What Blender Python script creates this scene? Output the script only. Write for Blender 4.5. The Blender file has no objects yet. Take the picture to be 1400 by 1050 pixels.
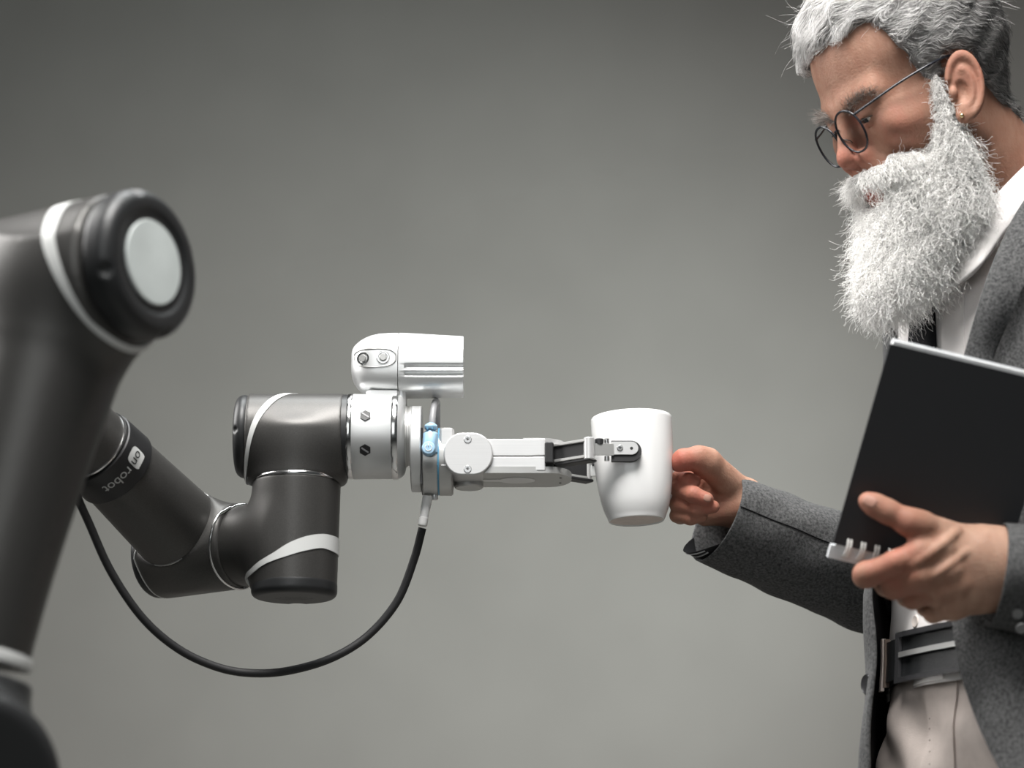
import bpy, math, random
import numpy as np
from mathutils import Vector, Matrix
from mathutils.bvhtree import BVHTree

random.seed(7)
rng = np.random.default_rng(7)
scene = bpy.context.scene
col = scene.collection

# ------------------------------------------------------------------ camera
PHI = math.radians(14.5)          # the camera looks up from below the wrist of the arm
FPX = 85.0 / 36.0 * 1400.0
CAM = np.array([0.0, 0.0, 0.79])
RIGHT = np.array([1.0, 0.0, 0.0])
FWD = np.array([0.0, math.cos(PHI), math.sin(PHI)])
UP = np.array([0.0, -math.sin(PHI), math.cos(PHI)])
FOCUS = 2.225

cam_data = bpy.data.cameras.new('camera')
cam = bpy.data.objects.new('camera', cam_data)
col.objects.link(cam)
cam.location = CAM
cam.rotation_euler = (math.pi / 2 + PHI, 0, 0)
cam_data.sensor_width = 36.0
cam_data.lens = 85.0
cam_data.clip_start = 0.05
cam_data.dof.use_dof = True
cam_data.dof.focus_distance = FOCUS
cam_data.dof.aperture_fstop = 2.8
scene.camera = cam

# ------------------------------------------------------------------ light
world = bpy.data.worlds.new('studio')
scene.world = world
world.use_nodes = True
world.node_tree.nodes['Background'].inputs[0].default_value = (0.95, 1.0, 1.0, 1)
world.node_tree.nodes['Background'].inputs[1].default_value = 0.05

def softbox(name, loc, target, sx, sy, power, color=(1, 1, 1), spread=180):
    l = bpy.data.lights.new(name, 'AREA')
    l.shape = 'RECTANGLE'
    l.size, l.size_y = sx, sy
    l.energy = power
    l.color = color
    l.spread = math.radians(spread)
    o = bpy.data.objects.new(name, l)
    col.objects.link(o)
    o.location = loc
    d = Vector(target) - Vector(loc)
    o.rotation_euler = d.to_track_quat('-Z', 'Y').to_euler()
    return o

softbox('key_softbox', (-0.05, 1.15, 2.95), (0.25, 2.12, 1.35), 1.0, 0.9, 34, (1.0, 0.98, 0.955), 110)
softbox('side_softbox', (-1.45, 2.30, 2.20), (0.25, 2.15, 1.4), 1.0, 1.0, 13, (1.0, 0.98, 0.96), 110)
softbox('top_softbox', (0.10, 2.45, 3.0), (0.15, 2.2, 1.3), 1.3, 0.7, 8, (0.97, 1.0, 1.0), 90)
softbox('front_fill', (-0.6, -0.5, 1.75), (0.0, 2.2, 1.35), 1.5, 1.4, 10.5, (0.97, 1.0, 1.0))
def spot(name, loc, target, power, size):
    l = bpy.data.lights.new(name, 'SPOT')
    l.energy = power; l.spot_size = math.radians(size); l.spot_blend = 1.0; l.shadow_soft_size = 0.15; l.color = (0.90, 1.0, 0.985)
    o = bpy.data.objects.new(name, l); col.objects.link(o)
    o.location = loc
    o.rotation_euler = (Vector(target) - Vector(loc)).to_track_quat('-Z', 'Y').to_euler()
spot('backdrop_spot', (0.02, 2.55, 0.82), (0.02, 4.15, 1.95), 16, 78)
spot('backdrop_spot', (0.98, 2.62, 1.60), (-0.26, 4.15, 1.72), 58, 74)

scene.view_settings.view_transform = 'Standard'
scene.view_settings.look = 'None'
scene.view_settings.exposure = 0.13
scene.view_settings.gamma = 1.0
scene.view_settings.use_curve_mapping = False

# ------------------------------------------------------------------ helpers
def W(px, py, d):
    """world point seen at pixel (px, py) of the 1400x1050 frame at depth d (m)"""
    return CAM + d * FWD + (px - 700.0) / FPX * d * RIGHT - (py - 525.0) / FPX * d * UP

def Q(px, py, d):
    """the same point in camera-axis millimetres (right, depth, up)"""
    return np.array([(px - 700.0) / FPX * d, d, -(py - 525.0) / FPX * d]) * 1000.0

def cam2world(v):
    v = np.asarray(v, float) / 1000.0
    return CAM + v[:, :1] * RIGHT + v[:, 1:2] * FWD + v[:, 2:3] * UP

def nrm(v):
    v = np.asarray(v, float)
    return v / np.linalg.norm(v)

def empty(name, loc, label, cat, group=None):
    o = bpy.data.objects.new(name, None)
    o.empty_display_size = 0.05
    col.objects.link(o)
    o.location = loc
    o['label'] = label
    o['category'] = cat
    o['loc'] = list(map(float, loc))
    if group: o['group'] = group
    return o

def base_of(parent):
    while parent is not None:
        if 'loc' in parent: return np.array(parent['loc'])
        parent = parent.parent
    return np.zeros(3)

def obj(name, verts, faces, mat, parent=None, smooth=True, angle=35, label=None, kind=None, attrs=None):
    verts = np.asarray(verts, float).reshape(-1, 3) - base_of(parent)
    me = bpy.data.meshes.new(name)
    me.from_pydata(verts.tolist(), [], faces.tolist() if isinstance(faces, np.ndarray) else faces)
    me.update()
    if attrs:
        for k, a in attrs.items():
            at = me.attributes.new(k, 'FLOAT', 'POINT')
            at.data.foreach_set('value', np.asarray(a, np.float32))
    if smooth:
        me.polygons.foreach_set('use_smooth', [True] * len(me.polygons))
        if angle < 180: me.set_sharp_from_angle(angle=math.radians(angle))
    if mat: me.materials.append(mat)
    o = bpy.data.objects.new(name, me)
    col.objects.link(o)
    if parent is not None: o.parent = parent
    if label: o['label'] = label
    if kind: o['kind'] = kind
    return o

class MB:
    """collects pieces of ONE part"""
    def __init__(s): s.v, s.f = [], []
    def add(s, v, f):
        n = sum(len(a) for a in s.v)
        s.v.append(np.asarray(v, float).reshape(-1, 3))
        s.f += [[int(i) + n for i in q] for q in f]
        return s
    def build(s, name, mat, parent=None, **k):
        return obj(name, np.concatenate(s.v), s.f, mat, parent, **k)

def basis(axis, ref=(0, 0, 1)):
    a = nrm(axis)
    r = np.asarray(ref, float)
    if abs(np.dot(a, nrm(r))) > 0.95: r = np.array([0.0, 1.0, 0.0])
    e1 = nrm(r - np.dot(r, a) * a)
    return a, e1, np.cross(a, e1)

def lathe(prof, origin, axis, n=64, ref=(0, 0, 1), close=True):
    """prof: (axial m, radius m) along axis from origin"""
    a, e1, e2 = basis(axis, ref)
    t = np.linspace(0, 2 * math.pi, n, endpoint=False)
    ring = np.cos(t)[:, None] * e1 + np.sin(t)[:, None] * e2
    v = np.concatenate([np.asarray(origin) + s * a + max(r, 1e-6) * ring for s, r in prof])
    f = []
    for k in range(len(prof) - 1):
        for i in range(n):
            j = (i + 1) % n
            f.append([k * n + i, k * n + j, (k + 1) * n + j, (k + 1) * n + i])
    if close:
        f.append(list(range(n))[::-1])
        f.append([(len(prof) - 1) * n + i for i in range(n)])
    return v, f

def box(c, sx, sy, sz, axes=None, bevel=0.0):
    """bevelled box about c with half sizes; axes rows = local x,y,z in world"""
    A = np.eye(3) if axes is None else np.asarray(axes, float)
    if bevel <= 0:
        q = np.array([[x, y, z] for x in (-sx, sx) for y in (-sy, sy) for z in (-sz, sz)])
        f = [[0, 1, 3, 2], [4, 6, 7, 5], [0, 4, 5, 1], [2, 3, 7, 6], [0, 2, 6, 4], [1, 5, 7, 3]]
        return np.asarray(c) + q @ A, f
    b = bevel
    loops = []
    for z, i in ((-sz, b), (-sz + b, 0), (sz - b, 0), (sz, b)):
        x, y = sx - i, sy - i
        bb = b
        loops.append([[x - bb, -y, z], [x, -y + bb, z], [x, y - bb, z], [x - bb, y, z], [-x + bb, y, z], [-x, y - bb, z], [-x, -y + bb, z], [-x + bb, -y, z]])
    q = np.array(loops).reshape(-1, 3)
    f = []
    for k in range(3):
        for i in range(8):
            j = (i + 1) % 8
            f.append([k * 8 + i, k * 8 + j, (k + 1) * 8 + j, (k + 1) * 8 + i])
    f.append(list(range(8))[::-1]); f.append([24 + i for i in range(8)])
    return np.asarray(c) + q @ A, f

def prism(outline, origin, ex, ey, ez, t0, t1):
    """2-D outline (m) in ex/ey, extruded along ez from t0 to t1"""
    o = np.asarray(outline, float); n = len(o)
    P = np.asarray(origin) + o[:, :1] * ex + o[:, 1:2] * ey
    v = np.concatenate([P + t0 * np.asarray(ez), P + t1 * np.asarray(ez)])
    f = [[i, (i + 1) % n, n + (i + 1) % n, n + i] for i in range(n)]
    f.append(list(range(n))[::-1]); f.append([n + i for i in range(n)])
    return v, f

def smooth_path(pts, n):
    """Catmull-Rom through rows of pts (any columns)"""
    p = np.asarray(pts, float)
    p = np.vstack([2 * p[0] - p[1], p, 2 * p[-1] - p[-2]])
    m = len(p) - 3
    out = []
    for t in np.linspace(0, m - 1e-9, n):
        i = int(t); u = t - i
        a, b, c, d = p[i], p[i + 1], p[i + 2], p[i + 3]
        out.append(0.5 * ((2 * b) + (-a + c) * u + (2 * a - 5 * b + 4 * c - d) * u * u + (-a + 3 * b - 3 * c + d) * u ** 3))
    return np.array(out)

def tube(path, radii, n=16, cap=True, ref=(0, 0, 1)):
    """radii: scalar or (ra, rb) rows along the path"""
    p = np.asarray(path, float); m = len(p)
    r = np.broadcast_to(np.asarray(radii, float).reshape(-1, 1) if np.ndim(radii) == 1 else np.asarray(radii, float), (m, 2)) if np.ndim(radii) else np.full((m, 2), radii)
    tg = np.gradient(p, axis=0)
    _, e1, _ = basis(tg[0], ref)
    t = np.linspace(0, 2 * math.pi, n, endpoint=False)
    v = []
    for i in range(m):
        a = nrm(tg[i]); e1 = nrm(e1 - np.dot(e1, a) * a); e2 = np.cross(a, e1)
        v.append(p[i] + np.cos(t)[:, None] * r[i, 0] * e1 + np.sin(t)[:, None] * r[i, 1] * e2)
    f = [[k * n + i, k * n + (i + 1) % n, (k + 1) * n + (i + 1) % n, (k + 1) * n + i] for k in range(m - 1) for i in range(n)]
    if cap:
        f.append(list(range(n))[::-1]); f.append([(m - 1) * n + i for i in range(n)])
    return np.concatenate(v), f

def gridfaces(nu, nv, flip=False):
    f = []
    for i in range(nu - 1):
        for j in range(nv - 1):
            q = [i * nv + j, i * nv + j + 1, (i + 1) * nv + j + 1, (i + 1) * nv + j]
            f.append(q[::-1] if flip else q)
    return f

def sheet(front, back):
    """closed thin slab from two (nu, nv, 3) grids"""
    nu, nv, _ = front.shape
    n = nu * nv
    v = np.concatenate([front.reshape(-1, 3), back.reshape(-1, 3)])
    f = gridfaces(nu, nv) + [[i + n for i in q][::-1] for q in gridfaces(nu, nv)]
    rim = [(0, j) for j in range(nv)] + [(i, nv - 1) for i in range(1, nu)] + [(nu - 1, j) for j in range(nv - 2, -1, -1)] + [(i, 0) for i in range(nu - 2, 0, -1)]
    ids = [i * nv + j for i, j in rim]
    for k in range(len(ids)):
        a, b = ids[k], ids[(k + 1) % len(ids)]
        f.append([b, a, a + n, b + n])
    return v, f

# ---- signed distance modelling: smooth unions meshed by surface nets
def s_sphere(p, c, r): return np.linalg.norm(p - np.asarray(c, float), axis=1) - r
def s_ell(p, c, r):
    q = p - np.asarray(c, float); r = np.asarray(r, float)
    k0 = np.linalg.norm(q / r, axis=1); k1 = np.linalg.norm(q / (r * r), axis=1)
    return k0 * (k0 - 1.0) / np.maximum(k1, 1e-9)
def s_cone(p, a, b, ra, rb):
    a = np.asarray(a, float); b = np.asarray(b, float); ba = b - a
    h = np.clip(((p - a) @ ba) / max(ba @ ba, 1e-12), 0, 1)
    return np.linalg.norm(p - a - h[:, None] * ba, axis=1) - (ra + (rb - ra) * h)
def s_cyl(p, a, b, r, e=0.0, r2=None):
    a = np.asarray(a, float); b = np.asarray(b, float); L = np.linalg.norm(b - a); u = (b - a) / L
    q = p - a; t = q @ u; rad = np.linalg.norm(q - t[:, None] * u, axis=1)
    rr = r if r2 is None else r + (r2 - r) * np.clip(t / L, 0, 1)
    dx = rad - rr + e; dy = np.abs(t - L / 2) - L / 2 + e
    return np.minimum(np.maximum(dx, dy), 0) + np.hypot(np.maximum(dx, 0), np.maximum(dy, 0)) - e
def smin(a, b, k):
    h = np.maximum(k - np.abs(a - b), 0) / k
    return np.minimum(a, b) - h * h * k * 0.25
def smax(a, b, k): return -smin(-a, -b, k)
def ssub(a, b, k): return smax(a, -b, k)

def nets(f, lo, hi, h):
    lo = np.asarray(lo, float); hi = np.asarray(hi, float)
    B = 8
    nb = np.ceil((hi - lo) / (h * B)).astype(int)
    n = nb * B
    def ev(P):
        return np.concatenate([f(P[i:i + 300000]) for i in range(0, len(P), 300000)]).astype(np.float32)
    bi = np.stack(np.meshgrid(*[np.arange(k) for k in nb], indexing='ij'), -1).reshape(-1, 3)
    bc = ev(lo + (bi * B + (B - 1) / 2) * h)
    F = np.repeat(np.repeat(np.repeat(bc.reshape(nb), B, 0), B, 1), B, 2)
    act = bi[np.abs(bc) < 1.7 * h * B * 0.87]
    off = np.stack(np.meshgrid(*[np.arange(B)] * 3, indexing='ij'), -1).reshape(-1, 3)
    idx = (act[:, None, :] * B + off[None]).reshape(-1, 3)
    F[idx[:, 0], idx[:, 1], idx[:, 2]] = ev(lo + idx * h)
    S = (F < 0)
    c = np.zeros(n - 1, np.uint8)
    for dx in (0, 1):
        for dy in (0, 1):
            for dz in (0, 1):
                c += S[dx:n[0] - 1 + dx, dy:n[1] - 1 + dy, dz:n[2] - 1 + dz]
    cells = np.argwhere((c > 0) & (c < 8))
    vid = np.full(n - 1, -1, np.int64); vid[cells[:, 0], cells[:, 1], cells[:, 2]] = np.arange(len(cells))
    acc = np.zeros((len(cells), 3)); cnt = np.zeros(len(cells))
    cor = [(x, y, z) for x in (0, 1) for y in (0, 1) for z in (0, 1)]
    for a in cor:
        for b in cor:
            if sum(abs(i - j) for i, j in zip(a, b)) == 1 and a < b:
                fa = F[cells[:, 0] + a[0], cells[:, 1] + a[1], cells[:, 2] + a[2]]; fb = F[cells[:, 0] + b[0], cells[:, 1] + b[1], cells[:, 2] + b[2]]
                m = (fa < 0) != (fb < 0)
                t = np.where(m, fa / np.where(m, fa - fb, 1), 0)
                acc[m] += (np.array(a) + t[:, None] * (np.array(b) - np.array(a)))[m]; cnt[m] += 1
    V = lo + (cells + acc / cnt[:, None]) * h
    faces = []
    for ax in range(3):
        o1, o2 = [(1, 2), (2, 0), (0, 1)][ax]
        sl = [slice(0, n[k]) for k in range(3)]
        A = S.take(range(0, n[ax] - 1), axis=ax); Bm = S.take(range(1, n[ax]), axis=ax)
        e = np.argwhere(A != Bm)
        e = e[(e[:, o1] > 0) & (e[:, o2] > 0) & (e[:, o1] < n[o1] - 1) & (e[:, o2] < n[o2] - 1)]
        q = []
        for s1, s2 in ((-1, -1), (0, -1), (0, 0), (-1, 0)):
            k = e.copy(); k[:, o1] += s1; k[:, o2] += s2
            q.append(vid[k[:, 0], k[:, 1], k[:, 2]])
        q = np.stack(q, 1)
        flip = ~S[e[:, 0], e[:, 1], e[:, 2]]
        q[flip] = q[flip][:, ::-1]
        faces.append(q[(q >= 0).all(1)])
    return V, np.concatenate(faces)

# ------------------------------------------------------------------ materials
def mat(name, color, rough=0.5, metal=0.0, var=0.0, vscale=30.0, bump=0.0, bscale=300.0, sheen=0.0, coat=0.0, sss=0.0, spec=0.5, color2=None, stretch=None, trans=0.0):
    m = bpy.data.materials.new(name); m.use_nodes = True
    nt = m.node_tree; b = nt.nodes['Principled BSDF']
    b.inputs['Base Color'].default_value = (*color, 1)
    b.inputs['Roughness'].default_value = rough
    b.inputs['Metallic'].default_value = metal
    b.inputs['Specular IOR Level'].default_value = spec
    if sheen:
        b.inputs['Sheen Weight'].default_value = sheen; b.inputs['Sheen Roughness'].default_value = 0.5
    if coat:
        b.inputs['Coat Weight'].default_value = coat; b.inputs['Coat Roughness'].default_value = 0.08
    if sss:
        b.inputs['Subsurface Weight'].default_value = sss
        b.inputs['Subsurface Radius'].default_value = (1.0, 0.35, 0.2); b.inputs['Subsurface Scale'].default_value = 0.006
    if trans:
        b.inputs['Transmission Weight'].default_value = trans
    tc = nt.nodes.new('ShaderNodeTexCoord')
    src = tc.outputs['Object']
    if stretch:
        mp = nt.nodes.new('ShaderNodeMapping'); mp.inputs['Scale'].default_value = stretch
        nt.links.new(src, mp.inputs[0]); src = mp.outputs[0]
    if var or color2:
        nz = nt.nodes.new('ShaderNodeTexNoise'); nz.inputs['Scale'].default_value = vscale; nz.inputs['Detail'].default_value = 6
        nt.links.new(src, nz.inputs['Vector'])
        rp = nt.nodes.new('ShaderNodeValToRGB')
        c2 = color2 if color2 else tuple(min(1, c * (1 + var)) for c in color)
        c1 = color if color2 else tuple(c * (1 - var) for c in color)
        rp.color_ramp.elements[0].position = 0.3; rp.color_ramp.elements[1].position = 0.7
        rp.color_ramp.elements[0].color = (*c1, 1); rp.color_ramp.elements[1].color = (*c2, 1)
        nt.links.new(nz.outputs['Fac'], rp.inputs[0]); nt.links.new(rp.outputs[0], b.inputs['Base Color'])
    if bump:
        n2 = nt.nodes.new('ShaderNodeTexNoise'); n2.inputs['Scale'].default_value = bscale; n2.inputs['Detail'].default_value = 4
        nt.links.new(src, n2.inputs['Vector'])
        bp = nt.nodes.new('ShaderNodeBump'); bp.inputs['Strength'].default_value = bump; bp.inputs['Distance'].default_value = 0.001
        nt.links.new(n2.outputs['Fac'], bp.inputs['Height']); nt.links.new(bp.outputs[0], b.inputs['Normal'])
    return m

M = {}
M['wall'] = mat('grey_paper', (0.308, 0.296, 0.278), 0.95, var=0.035, vscale=6, bump=0.15, bscale=40, spec=0.1)
M['cuff'] = mat('horn_button', (0.22, 0.22, 0.22), 0.35)
M['floor'] = mat('studio_floor', (0.22, 0.22, 0.21), 0.8, var=0.05, vscale=4)
M['paint'] = mat('graphite_paint', (0.078, 0.076, 0.073), 0.43, 0.6, var=0.12, vscale=900, bump=0.05, bscale=1500)
M['cap'] = mat('black_cap', (0.018, 0.019, 0.02), 0.42, 0.1, bump=0.05, bscale=1200)
M['band'] = mat('white_band', (0.62, 0.63, 0.62), 0.4)
M['pale'] = mat('pale_disc', (0.52, 0.56, 0.55), 0.5, var=0.08, vscale=25)
M['chrome'] = mat('polished_ring', (0.78, 0.78, 0.78), 0.16, 1.0)
M['silver'] = mat('satin_silver', (0.68, 0.69, 0.69), 0.40, 0.62, bump=0.03, bscale=1500)
M['alu'] = mat('anodised_aluminium', (0.60, 0.60, 0.60), 0.38, 0.5, var=0.03, vscale=200, stretch=(0.05, 1, 6))
M['alu_grey'] = mat('grey_aluminium', (0.50, 0.50, 0.49), 0.36, 0.7)
M['white_plastic'] = mat('white_plastic', (0.80, 0.80, 0.79), 0.4)
M['black_plastic'] = mat('black_plastic', (0.012, 0.012, 0.013), 0.45)
M['rubber'] = mat('black_rubber', (0.012, 0.012, 0.013), 0.6)
M['blue'] = mat('pale_blue_silicone', (0.36, 0.55, 0.72), 0.45)
M['blue_line'] = mat('blue_ring', (0.10, 0.30, 0.46), 0.3)
M['grey_tube'] = mat('grey_tube', (0.30, 0.30, 0.31), 0.4)
M['screw'] = mat('steel_screw', (0.55, 0.55, 0.55), 0.28, 1.0)
M['dark_hole'] = mat('dark_socket', (0.01, 0.01, 0.01), 0.6)
M['glaze'] = mat('white_glaze', (0.88, 0.88, 0.875), 0.12, coat=0.3)
M['clay'] = mat('unglazed_foot', (0.70, 0.62, 0.57), 0.7, var=0.06, vscale=120)
M['cover'] = mat('black_notebook_cover', (0.026, 0.027, 0.030), 0.5, bump=0.15, bscale=900, spec=0.4)
M['paper'] = mat('white_pages', (0.80, 0.81, 0.82), 0.7, var=0.05, vscale=60, stretch=(1, 1, 40))
M['wire'] = mat('white_wire', (0.80, 0.79, 0.76), 0.3)
M['frosted'] = mat('frosted_sheet', (0.66, 0.68, 0.70), 0.45)
M['jacket'] = mat('grey_wool', (0.030, 0.031, 0.032), 0.95, sheen=0.08, bump=0.5, bscale=700, spec=0.15, color2=(0.115, 0.115, 0.115), vscale=420)
M['lining'] = mat('black_lining', (0.009, 0.009, 0.010), 0.75, spec=0.15)
M['stripe'] = mat('striped_lining', (0.32, 0.32, 0.33), 0.6)
M['shirt'] = mat('white_shirt', (0.78, 0.75, 0.735), 0.85, bump=0.25, bscale=1200, spec=0.2)
M['tie'] = mat('black_tie', (0.012, 0.012, 0.014), 0.8, spec=0.15, bump=0.3, bscale=900)
M['trousers'] = mat('beige_trousers', (0.52, 0.455, 0.42), 0.9, var=0.06, vscale=80, bump=0.3, bscale=900, spec=0.1)
M['leather'] = mat('black_leather', (0.012, 0.013, 0.014), 0.4, bump=0.2, bscale=500)
M['brown_leather'] = mat('belt_edge', (0.09, 0.065, 0.05), 0.6)
M['button'] = mat('dark_button', (0.03, 0.03, 0.032), 0.25)
M['pearl'] = mat('shirt_button', (0.62, 0.56, 0.52), 0.3)
M['eye'] = mat('eye_white', (0.75, 0.72, 0.68), 0.15)
M['iris'] = mat('iris', (0.03, 0.03, 0.03), 0.1)
M['lashes'] = mat('eyelash', (0.03, 0.022, 0.018), 0.6)
M['gold'] = mat('gold_stud', (0.75, 0.6, 0.35), 0.2, 1.0)
M['frame'] = mat('black_glasses_frame', (0.012, 0.013, 0.018), 0.25)
M['nail'] = mat('fingernail', (0.34, 0.185, 0.14), 0.5, spec=0.2)
M['shoe'] = mat('shoe_leather', (0.02, 0.018, 0.016), 0.35)

def skin_mat():
    m = mat('skin', (0.50, 0.30, 0.21), 0.6, sss=0.10, spec=0.25, bump=0.45, bscale=420)
    nt = m.node_tree; b = nt.nodes['Principled BSDF']
    at = nt.nodes.new('ShaderNodeAttribute'); at.attribute_name = 'redness'
    nz = nt.nodes.new('ShaderNodeTexNoise'); nz.inputs['Scale'].default_value = 55; nz.inputs['Detail'].default_value = 5
    ad = nt.nodes.new('ShaderNodeMath'); ad.operation = 'MULTIPLY_ADD'; ad.inputs[1].default_value = 0.35; 
    nt.links.new(nz.outputs['Fac'], ad.inputs[0]); nt.links.new(at.outputs['Fac'], ad.inputs[2])
    rp = nt.nodes.new('ShaderNodeValToRGB')
    e = rp.color_ramp.elements
    e[0].position = 0.10; e[0].color = (0.46, 0.29, 0.21, 1)
    e[1].position = 1.0; e[1].color = (0.39, 0.105, 0.075, 1)
    k = e.new(0.42); k.color = (0.31, 0.16, 0.11, 1)
    nt.links.new(ad.outputs[0], rp.inputs[0]); nt.links.new(rp.outputs[0], b.inputs['Base Color'])
    return m
M['skin'] = skin_mat()

def glass_mat():
    m = bpy.data.materials.new('lens_glass'); m.use_nodes = True
    nt = m.node_tree
    for n in list(nt.nodes): nt.nodes.remove(n)
    out = nt.nodes.new('ShaderNodeOutputMaterial'); mx = nt.nodes.new('ShaderNodeMixShader')
    t = nt.nodes.new('ShaderNodeBsdfTransparent'); g = nt.nodes.new('ShaderNodeBsdfGlossy')
    t.inputs[0].default_value = (0.93, 0.94, 0.94, 1); g.inputs['Roughness'].default_value = 0.02
    mx.inputs[0].default_value = 0.05; nt.links.new(t.outputs[0], mx.inputs[1]); nt.links.new(g.outputs[0], mx.inputs[2])
    nt.links.new(mx.outputs[0], out.inputs[0])
    return m
M['lens'] = glass_mat()

def hair_mat(name, c_dark, c_light, pos=(0.2, 0.8), rough=0.45):
    m = bpy.data.materials.new(name); m.use_nodes = True
    nt = m.node_tree; b = nt.nodes['Principled BSDF']
    b.inputs['Roughness'].default_value = rough
    b.inputs['Specular IOR Level'].default_value = 0.4
    hi = nt.nodes.new('ShaderNodeHairInfo'); rp = nt.nodes.new('ShaderNodeValToRGB')
    rp.color_ramp.elements[0].position = pos[0]; rp.color_ramp.elements[0].color = (*c_dark, 1)
    rp.color_ramp.elements[1].position = pos[1]; rp.color_ramp.elements[1].color = (*c_light, 1)
    nt.links.new(hi.outputs['Random'], rp.inputs[0]); nt.links.new(rp.outputs[0], b.inputs['Base Color'])
    return m
M['beard_hair'] = hair_mat('beard_hair', (0.66, 0.65, 0.63), (0.94, 0.93, 0.91), (0.05, 0.45))
M['top_hair'] = hair_mat('white_hair', (0.42, 0.41, 0.40), (0.86, 0.85, 0.84), (0.05, 0.45))
M['side_hair'] = hair_mat('grey_hair', (0.035, 0.035, 0.035), (0.38, 0.37, 0.36), (0.2, 1.0))
M['brow_hair'] = hair_mat('brow_hair', (0.10, 0.08, 0.07), (0.35, 0.31, 0.28))
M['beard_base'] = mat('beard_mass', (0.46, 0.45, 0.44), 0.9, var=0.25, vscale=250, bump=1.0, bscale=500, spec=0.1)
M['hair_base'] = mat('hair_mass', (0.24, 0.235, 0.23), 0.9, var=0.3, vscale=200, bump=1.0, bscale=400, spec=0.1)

# ------------------------------------------------------------------ setting
def structure(o):
    o['kind'] = 'structure'; return o
WALL_Y = 4.15
prof = [(WALL_Y, 4.2), (WALL_Y, 0.6)] + [(WALL_Y - 0.6 + 0.6 * math.cos(t), 0.6 - 0.6 * math.sin(t)) for t in np.linspace(0.1, math.pi / 2, 12)] + [(2.6, 0.0)]
xs = np.linspace(-4.0, 4.0, 41)
g = np.array([[[x, y, z] for (y, z) in prof] for x in xs])
back = g.copy(); back[:, :, 1] += 0.004; back[:, :, 2] -= 0.004
o = structure(obj('wall_back', *sheet(g, back), M['wall'], None)); o['label'] = 'seamless grey paper backdrop behind the arm and the man'
structure(obj('floor', *box((0, 1.5, -0.03), 4.0, 4.0, 0.024), M['floor'], None, smooth=False))
# ================================================================== ROBOT ARM
D0 = 2.23
SC = FPX / D0 / 1000.0                      # px per mm in the wrist plane
mm = lambda px: px / SC / 1000.0            # px -> m in the wrist plane
X = np.array([1.0, 0, 0]); Y = np.array([0, 1.0, 0]); Z = np.array([0, 0, 1.0])
SP, CP = math.sin(PHI), math.cos(PHI)

robot = empty('robot_arm', (-1.15, 1.72, 0.0), 'graphite grey jointed robot arm with silver gripper holding out the mug', 'robot arm')

def sdf_obj(name, f, lo, hi, h, m, parent, label=None):
    v, q = nets(f, lo, hi, h)
    return obj(name, v, q, m, parent, angle=180, label=label)

def bounds(pts, pad):
    p = np.array(pts); return p.min(0) - pad, p.max(0) + pad

# ---- wrist housing on the horizontal axis
AX = W(407, 597, D0)                        # crossing of wrist axis and vertical body
def ax(px): return AX + X * mm(px - 407)
r58 = mm(58.5)
def f_wrist(p):
    d = s_cyl(p, ax(340), ax(470), r58, 0.001)
    d = smin(d, s_cyl(p, AX, AX - Z * 0.0415, mm(59.5), 0.001), 0.022)
    return d
wrist = sdf_obj('wrist_housing', f_wrist, *bounds([ax(335), ax(475), AX - Z * 0.045], 0.05), 0.0016, M['paint'], robot)
def notch_cap(name, a, b, r, notches, parent, e=0.006, nr=0.0035):
    a = np.asarray(a); b = np.asarray(b)
    def f(p):
        d = s_cyl(p, a, b, r, e)
        for c in notches: d = np.maximum(d, -s_sphere(p, c, nr))
        return d
    return sdf_obj(name, f, *bounds([a, b], r + 0.004), 0.0013, M['cap'], parent)
notch_cap('end_cap', ax(323), ax(346), mm(57), [ax(323) - Y * mm(55) * 0.1 - Z * mm(9) - Y * 0.036, ax(325) - Z * 0.002 - Y * 0.038], robot, 0.008, 0.004)

def push(P, f, lift):
    """move points along the distance field until they lie lift outside the surface"""
    P = np.array(P, float); sh = P.shape; P = P.reshape(-1, 3)
    for _ in range(6):
        d = f(P); g_ = np.stack([f(P + e) - f(P - e) for e in np.eye(3) * 0.0004], 1) / 0.0008
        g_ /= np.maximum(np.linalg.norm(g_, axis=1, keepdims=True), 1e-6)
        P = P + g_ * (lift - d)[:, None]
    return P.reshape(sh)
def band_on_cyl(name, c, a, e_up, e_side, r, upper, lower, parent, m, lift=0.0006, f=None):
    """strip on a cylinder: rows of (angle, axial) for its two edges; angle 0 = e_side, 90 deg = e_up"""
    a_, u_ = np.asarray(a), np.asarray(e_up)
    upper = smooth_path(upper, 90); lower = smooth_path(lower, 90)
    rows = []
    for k in range(len(upper)):
        row = []
        for s in np.linspace(0, 1, 5):
            th = upper[k][0] * (1 - s) + lower[k][0] * s; t = upper[k][1] * (1 - s) + lower[k][1] * s
            dr = np.cos(th) * np.asarray(e_side) + np.sin(th) * u_
            row.append(np.asarray(c) + t * a_ + (r + lift) * dr)
        rows.append(row)
    fr = np.array(rows)
    cen = np.asarray(c)
    ax_ = ((fr - cen) @ a_)[..., None] * a_ + cen
    bk = ax_ + (fr - ax_) * ((r - 0.0015) / (r + lift))
    if f is not None:
        fr = push(fr, f, 0.0008); bk = push(fr, f, -0.0012)
    return obj(name, *sheet(fr, bk), m, parent, angle=60)

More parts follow.
